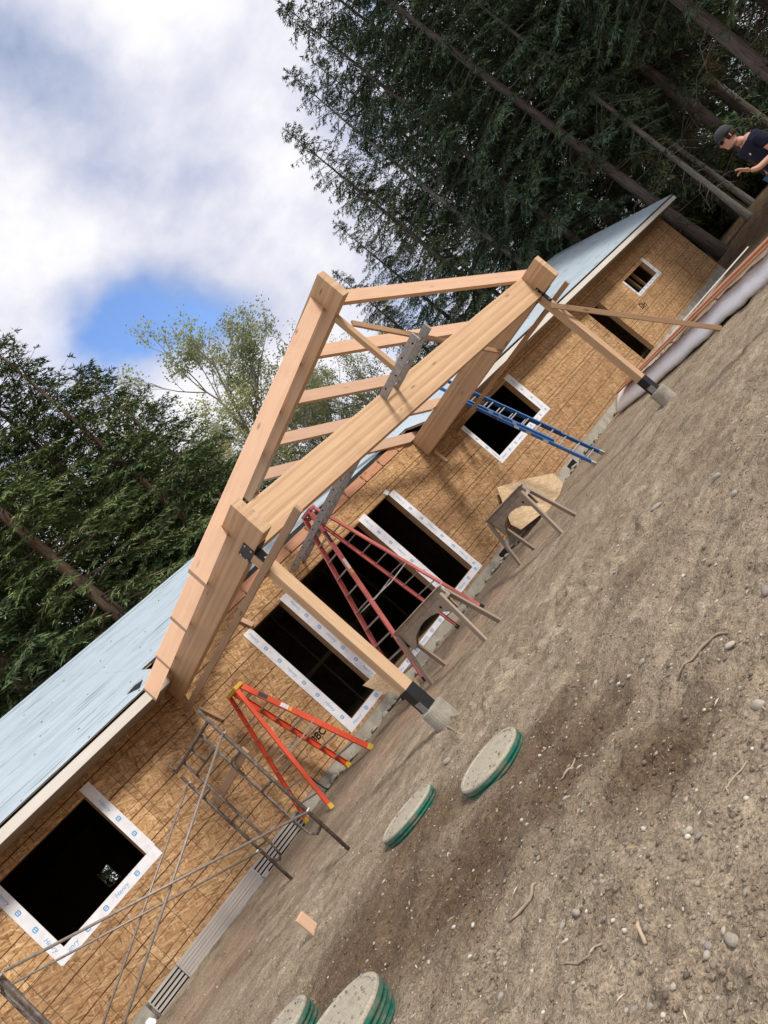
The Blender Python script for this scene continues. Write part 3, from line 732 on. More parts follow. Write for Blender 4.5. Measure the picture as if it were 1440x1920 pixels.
# ------------------------------------------------------------------ ladders
def stepladder(name, label, fa, fb, top, wt, mrail, mback, mcap, mfoot, nst, stickers):
    """fa: feet (near, far) of the step side; fb: feet of the back side; top: centre of the cap"""
    top = Vector(top); fa = [Vector(p) for p in fa]; fb = [Vector(p) for p in fb]
    root = empty(name, (fa[0]+fa[1]+fb[0]+fb[1])/4, label, 'ladder', 'ladders on the site')
    wdir = ((fa[0]-fa[1]).normalized()+(fb[0]-fb[1]).normalized()).normalized()
    xd = ((fb[0]+fb[1])/2-(fa[0]+fa[1])/2); xd.z = 0; xd.normalize()
    rails = {}
    for nm, ft, so, mt, rw in (('front', fa, -.05, mrail, .085), ('back', fb, .05, mback, .06)):
        rl = []
        for i, s_ in ((0, 1), (1, -1)):
            t_ = top+wdir*(wt/2*s_)+xd*so
            p = ft[i]
            mb = MB(); d = (t_-p).normalized(); nrm = wdir*s_
            # C channel: web plus two flanges
            upx = nrm.cross(d).normalized()
            mb.bar(p+d*.05, t_, .006, rw, upx)
            for f_ in (-1, 1): mb.bar(p+d*.05+upx*(rw/2*f_)-nrm*.014, t_+upx*(rw/2*f_)-nrm*.014, .028, .006, upx)
            r = build(nm+'_rail', mb, mt, root, .0015); rl.append((p, t_))
            f = MB().bar(p-d*.005, p+d*.075, .036, rw+.012, upx)
            build('foot', f, mfoot, r, .004)
            if stickers and nm == 'front' and i == 0:
                for q0, q1, mt2 in ((.13, .20, 'sticker_dark'), (.30, .36, 'sticker'), (.365, .385, 'yellow_plastic')):
                    a_, b_ = t_+(p-t_)*q0, t_+(p-t_)*q1
                    build('sticker', MB().bar(a_+nrm*.0042, b_+nrm*.0042, .0014, rw*.8, upx), mt2, r)
        rails[nm] = rl
        for k in range(1, nst+1):
            u = k/(nst+.75)
            a_ = rl[0][0]+(rl[0][1]-rl[0][0])*u; b_ = rl[1][0]+(rl[1][1]-rl[1][0])*u
            if nm == 'front': build('step', MB().bar(a_, b_, .082, .026, (0, 0, 1)), 'alu', root, .003)
            elif k % 1 == 0: build('rung', MB().bar(a_, b_, .028, .02, (0, 0, 1)), 'alu_dull', root, .003)
    for i in range(2):
        a_ = rails['front'][i][0].lerp(rails['front'][i][1], .45); b_ = rails['back'][i][0].lerp(rails['back'][i][1], .45); mid = (a_+b_)/2-Vector((0, 0, .03))
        build('spreader', MB().bar(a_, mid, .006, .02).bar(mid, b_, .006, .02), 'alu_dull', root)
    c = MB().bar(top-wdir*(wt/2+.03)+Vector((0, 0, .02)), top+wdir*(wt/2+.03)+Vector((0, 0, .02)), .16, .06)
    build('top_cap', c, mcap, root, .012)
    return root
def fz(x, y): return (x, y, g(x, y)+.002)
stepladder('step_ladder', 'bright orange fibreglass stepladder with yellow cap and feet by the wall', [fz(2.50, -1.06), fz(2.40, -.30)], [fz(1.29, -1.38), fz(1.27, -.42)], (1.86, -.74, 1.83), .34, 'orange_glass', 'orange_glass', 'yellow_plastic', 'yellow_plastic', 7, True)
stepladder('step_ladder', 'tall faded red stepladder with grey steps standing under the porch', [fz(3.86, -1.29), fz(3.72, -.66)], [fz(5.50, -1.58), fz(5.38, -.86)], (4.93, -1.12, 3.0), .24, 'red_glass', 'red_glass', 'red_glass', 'rubber', 10, True)
# blue extension ladder against the eave
ext = empty('extension_ladder', (9.95, -2.0, -.26), 'blue fibreglass extension ladder leaning across the window to the eave', 'ladder', 'ladders on the site')
def ext_section(f0, f1, t0, t1, off_, nm, nr):
    d = (t0-f0).normalized(); ax = (f1-f0).normalized(); nn = ax.cross(d).normalized()
    for k, (p, q) in enumerate(((f0, t0), (f1, t1))):
        s_ = -1 if k == 0 else 1
        mb = MB().bar(p+nn*off_, q+nn*off_, .006, .078, nn)
        for f_ in (-1, 1): mb.bar(p+nn*(off_+.039*f_)-ax*s_*.013, q+nn*(off_+.039*f_)-ax*s_*.013, .026, .006, nn)
        r = build(nm, mb, 'blue_glass', ext, .0015)
        for u, mt in ((.3, 'sticker'), (.42, 'yellow_plastic'), (.5, 'sticker'), (.66, 'sticker_dark')):
            a_ = p.lerp(q, u)+nn*off_+ax*s_*.0042; b_ = p.lerp(q, u+.035)+nn*off_+ax*s_*.0042
            build('sticker', MB().bar(a_, b_, .0014, .055, nn), mt, r)
        if nm == 'base_rail': build('shoe', MB().bar(p+nn*off_-d*.04, p+nn*off_+d*.07, .03, .085, nn), 'alu', r, .003)
    for k in range(nr):
        u = (k+.6)/nr; build('rung', MB().tube([f0.lerp(t0, u)+nn*off_, f1.lerp(t1, u)+nn*off_], .016, 8), 'alu', ext)
f0, f1 = Vector((9.76, -2.03, -.25)), Vector((10.17, -2.05, -.25)); t0, t1 = Vector((10.08, -.70, 2.88)), Vector((10.49, -.72, 2.88))
f0.z = g(f0.x, f0.y)+.04; f1.z = g(f1.x, f1.y)+.04
ext_section(f0, f1, t0, t1, 0, 'base_rail', 11)
e0, e1 = f0.lerp(t0, .27), f1.lerp(t1, .27); t0b, t1b = f0+(t0-f0)*1.12, f1+(t1-f1)*1.12
ax_ = (f1-f0).normalized()
ext_section(e0+ax_*.03, e1-ax_*.03, t0b+ax_*.03, t1b-ax_*.03, .052, 'fly_rail', 10)

# ------------------------------------------------------------------ scaffold: two frames and four cross braces
sc = empty('scaffold', (.08, -2.9, -.3), 'brown steel scaffold end frame standing on the dirt before the wall', 'scaffold', 'scaffold frames')
def scaf_frame(root, x):
    ya, yb = -3.92, -1.97; zt = 1.57
    def T(nm, pts, r=.021): return build(nm, MB().tube(pts, r, 10), 'scaffold', root, 0, True)
    T('leg', [(x, ya, g(x, ya)-.03), (x, ya, zt+.16)]); T('leg', [(x, yb, g(x, yb)-.03), (x, yb, zt-.08)])
    T('top_bar', [(x, ya, zt), (x, yb, zt)])
    T('coupling_pin', [(x, yb, zt-.02), (x, yb-.0, zt+.13)], .014)
    y1, y2 = -3.45, -2.42
    T('inner_upright', [(x, y1, zt-.001), (x, y1, .18), (x, y1-.06, .02), (x, y1-.2, -.03), (x, ya+.01, .02)], .017)
    T('inner_upright', [(x, y2, zt-.001), (x, y2, .18), (x, y2+.06, .02), (x, y2+.2, -.03), (x, yb-.01, .02)], .017)
    T('lower_bar', [(x, y1, zt-.22), (x, y2, zt-.22)], .015)
    T('short_post', [(x, (y1+y2)/2, zt), (x, (y1+y2)/2, zt-.22)], .012)
    for z in (1.12, .68, .24):
        T('rung', [(x, ya, z), (x, y1, z)], .014); T('rung', [(x, yb, z), (x, y2, z)], .014)
    mb = MB()
    for y in (ya, yb):
        for z in (1.36, .22): mb.tube([(x-.06, y-.02, z), (x+.03, y-.02, z)], .011, 6)
    build('lock_stud', mb, 'galv', root)
scaf_frame(sc, .08)
sc2 = empty('scaffold', (-2.58, -2.9, -.3), 'brown steel scaffold end frame cut off by the photo\'s lower left corner', 'scaffold', 'scaffold frames')
scaf_frame(sc2, -2.58)
def rod(p, q, lb):
    p, q = Vector(p), Vector(q)
    o = build('cross_brace', MB().tube([p, q], .0135, 10), 'zinc_rod', None, 0, True); tag(o, lb, 'scaffold brace', 'scaffold cross braces')
    d = (q-p).normalized()
    for e in (p, q): build('flat_end', MB().bar(e-d*.05, e+d*.05, .006, .034, (0, 1, 0)), 'zinc_rod', o)
rod((.04, -3.96, 1.36), (-2.54, -3.96, .22), 'thin steel brace falling steeply from the near scaffold leg top')
rod((.04, -4.0, .22), (-2.54, -4.0, 1.36), 'thin steel brace rising leftwards from the near scaffold leg foot')
rod((.04, -2.01, 1.36), (-2.54, -2.01, .22), 'thin steel brace falling from the scaffold leg nearer the wall')
rod((.04, -2.05, .20), (-2.54, -2.05, 1.34), 'thin steel brace rising from the scaffold leg foot nearer the wall')
o = plank('timber_offcut', (.12, -3.9, 1.09), (.16, -1.62, .94), .038, .088, 'brace'); tag(o, 'pale two by four laid across the scaffold frame rungs', 'timber')

# ------------------------------------------------------------------ ribbed walkboard and boards lying at the wall foot
wb = empty('scaffold_walkboard', (-.1, -.25, -.2), 'long grey ribbed walkboard standing on edge along the wall foot', 'walkboard')
def wbp(nm, x0, x1, z0, z1, y0, y1, mat): return build(nm, MB().box((x0, y0, z0), (x1, y1, z1)), mat, wb, .002)
YW = -.30; ZW = -.265
for i in range(5):
    z = ZW+.02+i*.056; wbp('side_rail', -1.62, 1.42, z, z+.034, YW, YW+.03, 'deck_grey')
wbp('back_web', -1.6, 1.40, ZW+.03, ZW+.26, YW+.034, YW+.05, 'vent_dark')
for i in range(7):
    z = ZW+.008+i*.0405; wbp('ribbed_board', -1.12, .30, z, z+.037, YW-.022, YW-.003, 'deck_grey')
wbp('end_bar', -1.13, -1.10, ZW, ZW+.29, YW-.026, YW-.001, 'alu_dull'); wbp('end_bar', .30, .33, ZW, ZW+.29, YW-.026, YW-.001, 'alu')
wbp('hook_plate', .34, .44, ZW, ZW+.1, YW-.026, YW-.002, 'alu')
wbp('hook_bar', -1.66, -1.625, ZW+.01, ZW+.27, YW-.005, YW+.04, 'scaffold')
mb = MB().lathe([(.02, -.09), (.06, -.06), (.07, .02), (.035, .09)], 9, (-1.76, YW-.02, ZW+.06)); build('torn_wrapping', mb, 'wrap', wb)
o = plank('plank_on_ground', (-2.6, -.42, -.25), (1.2, -.40, -.24), .18, .035, 'weathered'); tag(o, 'weathered dark plank lying on the dirt below the walkboard', 'plank')
o = build('form_stake', MB().tube([(1.93, -.07, .16), (1.95, -.09, -.12), (1.96, -.14, -.20)], .014, 8), 'black_metal', None, 0, True); tag(o, 'short black steel stake against the foundation under the orange ladder', 'stake')

# ------------------------------------------------------------------ sawhorses
def sawhorse(p_near, p_far, ztop, lb, sp=.21):
    a, b = Vector(p_near), Vector(p_far); c = (a+b)/2
    root = empty('sawhorse', (c.x, c.y, g(c.x, c.y)), lb, 'sawhorse', 'sawhorses')
    d = Vector((b.x-a.x, b.y-a.y, 0)).normalized(); s_ = Vector((d.y, -d.x, 0)); a = Vector((a.x, a.y, ztop)); b = Vector((b.x, b.y, ztop)); L = (b-a).length
    plank('top_board', a-d*.06, b+d*.06, .035, .10, 'old_ply', root)
    plank('top_cap', a-d*.10+Vector((0, 0, .058)), b+d*.08+Vector((0, 0, .058)), .12, .016, 'old_ply', root)
    # arched web
    P = []
    for u, z in ((0.02, -.05), (.98, -.05), (.975, -.34), (.90, -.31), (.78, -.20), (.64, -.15), (.5, -.135), (.36, -.15), (.22, -.20), (.10, -.31), (.025, -.34)):
        P.append(a+d*(L*u)+Vector((0, 0, z)))
    build('web', MB().prism([p-s_*.034 for p in P], s_*.014), 'old_ply', root)
    build('web', MB().prism([p+s_*.020 for p in P], s_*.014), 'old_ply', root)
    for e, dd in ((a, -d), (b, d)):
        Q = [e+dd*.012+Vector((0, 0, -.03))-s_*.05, e+dd*.012+Vector((0, 0, -.03))+s_*.05, e+dd*.012+Vector((0, 0, -.13))+s_*.06, e+dd*.012+Vector((0, 0, -.13))-s_*.06]
        build('end_gusset', MB().prism(Q, dd*.014), 'old_ply', root)
        for k in (-1, 1):
            f = e+dd*.08+s_*(k*sp); f.z = g(f.x, f.y)-.01
            plank('leg', e+s_*(k*.055)-dd*.02+Vector((0, 0, -.02)), f, .038, .088, 'weathered', root, up=tuple(d))
    build('hole_shade', MB().tube([a+d*(L*.16)-s_*.0345+Vector((0, 0, -.16)), a+d*(L*.16)-s_*.036+Vector((0, 0, -.16))], .024, 10), 'vent_dark', root)  # near-black disc painted for the shade inside a hole
    return root
sawhorse((3.74, -3.40, 0), (3.74, -1.90, 0), .55, 'weathered plywood sawhorse standing behind the near porch post')
sawhorse((6.26, -3.48, 0), (6.62, -2.08, 0), .57, 'weathered plywood sawhorse in front of the leaning OSB offcut')
# OSB offcuts
def onlean(px, a_=-.55, b_=.50):
    d = ray(*px); t = (a_+b_*CAM.z-CAM.y)/(d.y-b_*d.z); return CAM+d*t
P = [onlean(q) for q in ((932, 914), (968, 902), (1037, 887), (1056, 905), (1049, 930), (1024, 966), (1017, 962), (977, 993), (958, 983))]
o = build('osb_offcut', MB().prism(P, (0, .0115, -.003)), 'osb_pale', None); tag(o, 'big cut corner sheet of pale OSB leaning on the foundation', 'OSB sheet')
P = [Vector((x, y, z)) for x, y, z in ((2.98, -1.40, .46), (3.28, -1.44, .42), (3.36, -1.62, .12), (3.50, -1.72, -.10), (3.38, -1.76, -.22), (3.20, -1.70, -.10), (3.02, -1.52, .22))]
o = build('osb_offcut', MB().prism(P, (.005, .0115, 0)), 'osb_pale', None); tag(o, 'small ragged OSB scrap propped beside the near post foot', 'OSB scrap')

# ------------------------------------------------------------------ septic riser lids
def riser(x, y, r, zt, lb, tilt=(0, 0)):
    root = empty('septic_riser', (x, y, zt-.12), lb, 'riser lid', 'green septic risers')
    Mx = Matrix.Translation((x, y, zt)) @ Matrix.Rotation(tilt[0], 4, 'X') @ Matrix.Rotation(tilt[1], 4, 'Y')
    def part(nm, prof, mat):
        mb = MB().lathe(prof, 56); return link(nm, mesh(nm, mb.V, mb.F, False), mat, root, Mx, 0)
    part('lid', [(r*.99, -.012), (r, -.006), (r*.995, .004), (r*.97, .012), (r*.90, .013), (r*.88, .006), (r*.5, .013), (.02, .017)][0:], 'lid_dusty')
    part('rim', [(r*1.012, -.035), (r*1.018, -.028), (r*1.012, -.0125), (r*.9, -.0122)], 'lid_green')
    pr = []
    for k in range(5):
        z = -.036-.030*k; pr += [(r*.955, z), (r*.955, z-.012), (r*1.005, z-.014), (r*1.008, z-.020), (r*1.005, z-.026)]
    part('ribbed_collar', [(q, z) for q, z in reversed(pr)], 'lid_green')
    mb = MB()
    for k in range(8):
        t = 2*math.pi*(k+.3)/8; mb.lathe([(.010, .012), (.010, .018), (.004, .021)], 8, (r*.94*math.cos(t), r*.94*math.sin(t), 0))
    link('lid_screw', mesh('lid_screw', mb.V, mb.F), 'galv', root, Mx)
riser(-.02, -7.12, .278, -.242, 'dusty green ribbed septic lid farthest right, nearest the near post', (.03, -.02))
riser(-.08, -5.78, .288, -.246, 'dusty green ribbed septic lid nearest the scaffold and wall', (-.02, .02))
riser(-1.95, -7.50, .305, -.19, 'large dusty green septic lid on tall ribbed collar at the bottom edge', (.02, .03))
riser(-2.02, -6.46, .305, -.19, 'pale green septic lid in the bottom edge, leftmost of four', (-.03, .02))

rl = random.Random(31)
for (lx, ly, lr), zt in zip(LIDS, (-.242, -.246, -.19, -.19)):
    mb = MB()
    for q in range(40):
        a_, r_ = rl.random()*6.28, lr*.86*math.sqrt(rl.random()); s_ = rl.uniform(.003, .010)
        mb.lathe([(s_*.3, -s_*.3), (s_, 0), (s_*.6, s_*.6)], 5, (lx+r_*math.cos(a_), ly+r_*math.sin(a_), zt+.012))
    tag(build('soil_crumbs', mb, 'dirt', None), 'soil crumbs fallen on a septic lid', 'debris', None, 'stuff')
# ------------------------------------------------------------------ wrapped lumber pack with loose boards on top
lw = empty('wrapped_lumber_pack', (12.6, -3.5, -.3), 'long lumber pack in white plastic wrap behind the far post', 'lumber pack')
La, Lb = Vector((14.05, -.85, 0)), Vector((10.75, -8.3, 0)); ld_ = (Lb-La).normalized(); ls = Vector((ld_.y, -ld_.x, 0))
rs = random.Random(3); V = []; F = []; nseg = 60; nc = 14
for i in range(nseg+1):
    p = La.lerp(Lb, i/nseg); zg = g(p.x, p.y)
    for k in range(nc):
        t = 2*math.pi*k/nc; cx, cz = math.cos(t), math.sin(t)
        q = 5.0; rr_ = (abs(cx)**q+abs(cz)**q)**(-1/q)
        jig = .007*math.sin(i*.7+k*2.1)+.006*(rs.random()-.5)
        V.append(p+ls*(cx*rr_*(.38-.24*cz*rr_+jig)) + Vector((0, 0, zg+.2+cz*rr_*(.17+jig*.7))))
for i in range(nseg):
    for k in range(nc): k2 = (k+1) % nc; F.append((i*nc+k, i*nc+k2, (i+1)*nc+k2, (i+1)*nc+k))
F += [tuple(range(nc-1, -1, -1)), tuple(nseg*nc+k for k in range(nc))]
link('plastic_wrap', mesh('plastic_wrap', V, F, True), 'wrap', lw)
for u in (.1, .35, .6, .85):
    p = La.lerp(Lb, u); z = g(p.x, p.y); build('dunnage', MB().bar(p-ls*.36+Vector((0, 0, z)), p+ls*.36+Vector((0, 0, z)), .09, .09), 'weathered', lw)
bl = ['long reddish board lying first from the wall on the wrapped pack', 'long reddish board lying second on the wrapped pack', 'long reddish board lying third on the wrapped pack', 'long reddish board at the near side of the wrapped pack', 'top loose reddish board stacked on the wrapped pack', 'second top reddish board stacked on the wrapped pack']
for i in range(6):
    a = La.lerp(Lb, .04+.01*(i % 3)); b = La.lerp(Lb, .97-.012*i)
    if i < 4: o_, z = -.225+.15*i, .40
    else: o_, z = -.15+.15*(i-4), .442
    a = a+ls*o_; b = b+ls*(o_+.02*(i % 2)); a.z = g(a.x, a.y)+z; b.z = g(b.x, b.y)+z
    o = plank('loose_board', a, b, .138, .039, 'red_lumber'); tag(o, bl[i], 'board', 'boards on the wrapped pack')
for u, lb in ((.30, 'short stick leaning on the white wrapped pack, nearer the far post'), (.52, 'short stick leaning on the white wrapped pack, farther from the post')):
    p = La.lerp(Lb, u); o = plank('leaning_stick', p-ls*.1+Vector((0, 0, g(p.x, p.y)+.47)), p+ls*.50+Vector((0, 0, g(p.x, p.y)+.02)) if False else p-ls*.47+Vector((0, 0, g(p.x, p.y)+.06)), .03, .03, 'fir'); tag(o, lb, 'stick')
o = plank('pale_pole', (15.6, -.9, .02), (19.5, -3.2, -.05), .035, .035, 'fascia'); tag(o, 'thin pale pole lying between the wall and the lumber', 'pole')
o = plank('ground_board', (14.6, -.75, -.2), (21.5, -1.3, -.2), .19, .04, 'weathered'); tag(o, 'grey board lying along the far wall foot', 'board')

# ------------------------------------------------------------------ trees
def spray_fan(rng, P, D, ln, wd, k=3, spread=.55):
    """k narrow blades at each P (n,3) fanning around direction D (n,3) -> verts, quads"""
    n = len(P); Vs = []; up = np.array([0, 0, 1.0])
    S_ = np.cross(D, up); S_ /= np.linalg.norm(S_, axis=1, keepdims=True)+1e-6
    U = np.cross(S_, D)
    for j in range(k):
        a = (j-(k-1)/2)*spread + rng.normal(0, .18, n); b = rng.normal(-.12, .3, n)
        d = D*np.cos(a)[:, None]*np.cos(b)[:, None] + S_*np.sin(a)[:, None] + U*np.sin(b)[:, None]
        d /= np.linalg.norm(d, axis=1, keepdims=True)
        l = ln*rng.uniform(.6, 1.15, n)[:, None]; w_ = wd*rng.uniform(.7, 1.3, n)[:, None]
        s = np.cross(d, U+rng.normal(0, .5, (n, 3))); s /= np.linalg.norm(s, axis=1, keepdims=True)+1e-6
        Vs.append(np.stack([P, P+d*l*.45+s*w_*.5, P+d*l, P+d*l*.45-s*w_*.5], 1))
    V = np.concatenate(Vs).reshape(-1, 3); F = np.arange(len(V)).reshape(-1, 4)
    return V, F
def conifer_mesh(seed, H=20., base=.25, R=3.0, nb=120, droop=.35, tr=.21, dead=22, ln=.22, wd=.040):
    rng = np.random.default_rng(seed); mb = MB()
    bend = rng.normal(0, .12, 2)
    def axis(z): t = z/H; return np.array([bend[0]*math.sin(t*3), bend[1]*math.sin(t*2.4), z])
    mb.tube([axis(H*i/14) for i in range(15)], [max(.012, tr*(1-i/14)**.85*(1.25 if i == 0 else 1)) for i in range(15)], 10)
    PP, DD = [], []
    for i in range(nb):
        t = (i+rng.random())/nb
        z = H*(base+(1-base)*t*.985)
        L = (R*(1-t)**.58+.20)*rng.uniform(.5, 1.15)
        if t < .15: L *= .6+2.6*t
        az = i*2.39996+rng.normal(0, .5); e = -.15+.85*t**1.6+rng.normal(0, .12)
        out = np.array([math.cos(az), math.sin(az), 0]); sd = np.array([-out[1], out[0], 0])
        k = max(4, int(L/.19)); sps = np.linspace(0, 1, k); p0 = axis(z)
        dr = droop*rng.uniform(.5, 1.4)
        pts = p0+out*(L*sps*math.cos(e))[:, None]+np.array([0, 0, 1])*(L*sps*math.sin(e)-dr*L*sps**2*(1-.5*sps))[:, None]
        mb.tube([pts[0], pts[k//2], pts[-1]], [.028*(L/R)+.008, .016*(L/R)+.006, .004], 4, False)
        bare = rng.uniform(.1, .38)*(1-t)
        for j in range(1, k):
            s_ = sps[j]
            if s_ < bare or rng.random() < .1: continue
            tl = (.34*L*(1-s_)**.6+.15)*rng.uniform(.5, 1.2)
            for sg in (-1, 1):
                d = out*.72+sd*sg*.70+np.array([0, 0, -.25+rng.normal(0, .15)]); d /= np.linalg.norm(d)
                m_ = max(1, int(tl/.10))
                for q in range(m_):
                    u = (q+.35)/m_
                    PP.append(pts[j]+d*tl*u+np.array([0, 0, -.35*tl*u*u])); DD.append(d+np.array([0, 0, -.5*u])+out*.25)
            if j == k-1: PP.append(pts[j]); DD.append(out+np.array([0, 0, -.1]))
    for q in range(12): PP.append(axis(H*(.955+.0037*q))); DD.append(np.array([rng.normal(0, .5), rng.normal(0, .5), .7]))
    PP = np.array(PP); DD = np.array(DD); DD /= np.linalg.norm(DD, axis=1, keepdims=True)
    V, F = spray_fan(rng, PP, DD, ln, wd, 4, .5)
    crown = npmesh('crown', V, F)
    PD, DDd = [], []
    for i in range(dead):
        z = H*rng.uniform(.07, base+.08); az = rng.uniform(0, 6.28); L = rng.uniform(.5, 1.9); out = np.array([math.cos(az), math.sin(az), -.25+rng.normal(0, .15)])
        p0 = axis(z); p1 = p0+out*L*.6; p2 = p1+out*L*.4+np.array([0, 0, -.25*L]); mb.tube([p0, p1, p2], [.022, .013, .004], 4, False)
        for q in range(int(L*9)): u = rng.uniform(.3, 1); PD.append(p0+(p2-p0)*u); DDd.append(np.array([rng.normal(), rng.normal(), -.9+rng.normal(0, .4)]))
    PD = np.array(PD); DDd = np.array(DDd); DDd /= np.linalg.norm(DDd, axis=1, keepdims=True)
    V, F = spray_fan(rng, PD, DDd, .45, .02, 3, .9)
    return mesh('trunk', mb.V, mb.F, True), crown, npmesh('dead_twigs', V, F)
CON = [conifer_mesh(1, nb=190, droop=.5, base=.19), conifer_mesh(2, R=3.1, nb=205, droop=.65), conifer_mesh(3, R=2.6, base=.24, nb=165, droop=.45), conifer_mesh(7, R=3.2, base=.08, nb=230, droop=.7)]
CONL = []
def dirat(az): a = math.radians(az); return math.sin(a), math.cos(a)
def place_tree(kind, az, D, el_top, rot, name, label, group, bark, leafm, sxy=1.0, dead=True):
    tr, cr, dt = kind; sx, sy = dirat(az); x, y = CAM.x+D*sx, CAM.y+D*sy; zg = g(x, y)
    H = CAM.z+D*math.tan(math.radians(el_top))-zg; s_ = H/20.
    root = empty(name, (x, y, zg-.05), label, 'tree', group)
    Mx = Matrix.Translation((x, y, zg-.05)) @ Matrix.Rotation(rot, 4, 'Z') @ Matrix.Diagonal((s_*sxy, s_*sxy, s_, 1))
    for nm, me, mt in (('trunk', tr, bark), ('crown', cr, leafm), ('dead_twigs', dt, 'deadtwig')):
        if nm == 'dead_twigs' and not dead: continue
        o = bpy.data.objects.new(nm, me); COL.objects.link(o)
        if nm != 'trunk': o['kind'] = 'stuff'
        o.parent = root; o.matrix_parent_inverse = root.matrix_basis.inverted(); o.matrix_basis = Mx
        if not me.materials: me.materials.append(MATS[mt])
        o.material_slots[0].link = 'OBJECT'; o.material_slots[0].material = MATS[mt]
    return root
rt = random.Random(11)
GR = 'conifers behind the right of the house'; GL = 'conifers behind the left of the house'
right = [
 (56.4, 34, 26.6, 0, 'slim conifer just right of the porch gable, leftmost tall one of the right wood'),
 (60.0, 34, 28.4, 2, 'conifer with long bare pale trunk slanting above the porch rafters'),
 (61.2, 39, 27.2, 1, 'conifer close behind the pale slanting trunk'),
 (63.0, 33, 30.6, 1, 'tall conifer whose tip reaches the top edge of the photo'),
 (65.3, 36, 32.0, 0, 'dark conifer between the tip at the top edge and the thick trunk'),
 (67.8, 33, 36.0, 2, 'conifer with the thick grey trunk rising behind the far roof tip'),
 (70.2, 36, 34.0, 3, 'dark conifer just right of the thick trunk behind the far roof'),
 (73.0, 35, 37.0, 0, 'dark conifer behind the man\'s head'),
 (74.6, 37, 34.0, 1, 'conifer standing back above the man\'s cap'),
 (76.5, 31, 40.0, 2, 'conifer with thick trunk crossing the top right corner'),
 (79.3, 35, 40.0, 1, 'conifer in the top right corner beyond the thick trunk'),
 (82.5, 31, 44.0, 0, 'conifer at the very right edge of the wood'),
 (86.0, 30, 40.0, 3, 'conifer just outside the right edge of the wood'),
 (53.6, 37, 20.6, 3, 'short conifer seen above the porch rafters left of the wood'),
 (50.9, 41, 18.6, 1, 'small conifer seen through the porch rafters'),
]
for az, D, et, k, lb in right:
    place_tree(CON[k], az, D, et, rt.random()*6.28, 'conifer_tree', lb, GR, 'bark_pale' if abs(az-60) < .1 else 'bark_dark', 'needles', 1.0 if k != 2 else .95)
for i, az in enumerate([57.5, 59.3, 61.8, 64.2, 66.5, 68.6, 70.3, 72, 73.8, 75.5, 77.5, 79.5, 82]):
    place_tree(CON[(3, 1, 3, 0)[i % 4]], az+rt.uniform(-.6, .6), 47+rt.uniform(-3, 8), 17+rt.uniform(-2, 5) if i < 2 else 23+rt.uniform(-4, 6), rt.random()*6.28, 'background_conifer', 'dark conifer in the back row of the right wood', 'back row conifers', 'bark_dark', 'needles', 1.15)
left = [
 (7.5, 23, 41.0, 3, 'conifer at the far left edge behind the roof'),
 (13.9, 22, 42.0, 0, 'conifer with brown trunk meeting the roof at the left edge'),
 (18.2, 25, 39.0, 3, 'dark conifer between the two brown trunks on the left'),
 (22.7, 21, 41.0, 2, 'conifer with the long bare brown trunk behind the left roof'),
 (26.6, 25, 35.0, 3, 'bushy conifer right of the long brown trunk'),
 (29.6, 24, 33.0, 1, 'conifer whose top rises highest at the left edge'),
 (32.7, 28, 27.6, 3, 'bushy conifer in front of the pale leafy trees'),
 (34.6, 31, 18.5, 0, 'lowest conifer of the left wood beside the porch beam'),
]
for az, D, et, k, lb in left:
    place_tree(CON[k], az, D, et, rt.random()*6.28, 'conifer_tree', lb, GL, 'bark_warm', 'needles_left', 1.3)
for i, az in enumerate([5, 9, 12, 16, 20.3, 24.5, 26, 28, 29.8, 31.5]):
    place_tree(CON[(3, 1, 0)[i % 3]], az, 33+rt.uniform(-3, 4), 29+rt.uniform(-4, 4) if az < 27 else 22+rt.uniform(-2, 3), rt.random()*6.28, 'background_conifer', 'dark conifer in the back row of the left wood', 'back row left conifers', 'bark_dark', 'needles_left', 1.35)

def leafy_mesh(seed, H=18., nleaf=17000, leafs=.14, spread=.42, trw=.16, low=.28):
    rng = np.random.default_rng(seed); mb = MB(); tips = []
    def grow(p, d, L, r, lev):
        n = 4; pts = [p]
        for i in range(n):
            d = d+rng.normal(0, .10, 3)+np.array([0, 0, .05]); d /= np.linalg.norm(d); pts.append(pts[-1]+d*L/n)
        mb.tube(pts, [r*(1-.5*i/n) for i in range(n+1)], 5 if lev > 1 else 8, False)
        if lev >= 4: tips.append((pts[1], pts[-1])); return
        if lev >= 3: tips.append((pts[2], pts[-1]))
        kk = {0: 11, 1: 5, 2: 4, 3: 3}[lev]
        for c in range(kk):
            u = rng.uniform(low if lev == 0 else .3, 1.0); i = min(n-1, int(u*n)); q = pts[i]+(pts[i+1]-pts[i])*(u*n-i)
            a = rng.uniform(0, 6.28); sp = rng.uniform(.5, 1.0)*spread*2
            s1 = np.cross(d, [.3, .2, 1]); s1 /= np.linalg.norm(s1); s2 = np.cross(d, s1)
            nd = d+(s1*math.cos(a)+s2*math.sin(a))*sp+np.array([0, 0, .22]); nd /= np.linalg.norm(nd)
            grow(q, nd, L*({0: .42}.get(lev, .58))*rng.uniform(.7, 1.15)*(1.15-.5*u if lev == 0 else 1), r*.45, lev+1)
    grow(np.zeros(3), np.array([0, 0, 1.]), H*.9, trw, 0)
    per = max(1, nleaf//len(tips)); PP = []
    for a, b in tips:
        u = rng.uniform(0, 1.15, per)[:, None]; PP.append(a+(b-a)*u+rng.normal(0, .16, (per, 3)))
    PP = np.concatenate(PP); DD = rng.normal(0, 1, PP.shape); DD /= np.linalg.norm(DD, axis=1, keepdims=True)
    V, F = spray_fan(rng, PP, DD, leafs, leafs*.8, 1, 0)
    return mesh('trunk', mb.V, mb.F, True), npmesh('crown', V, F), None
DEC = [leafy_mesh(5), leafy_mesh(9, spread=.36)]
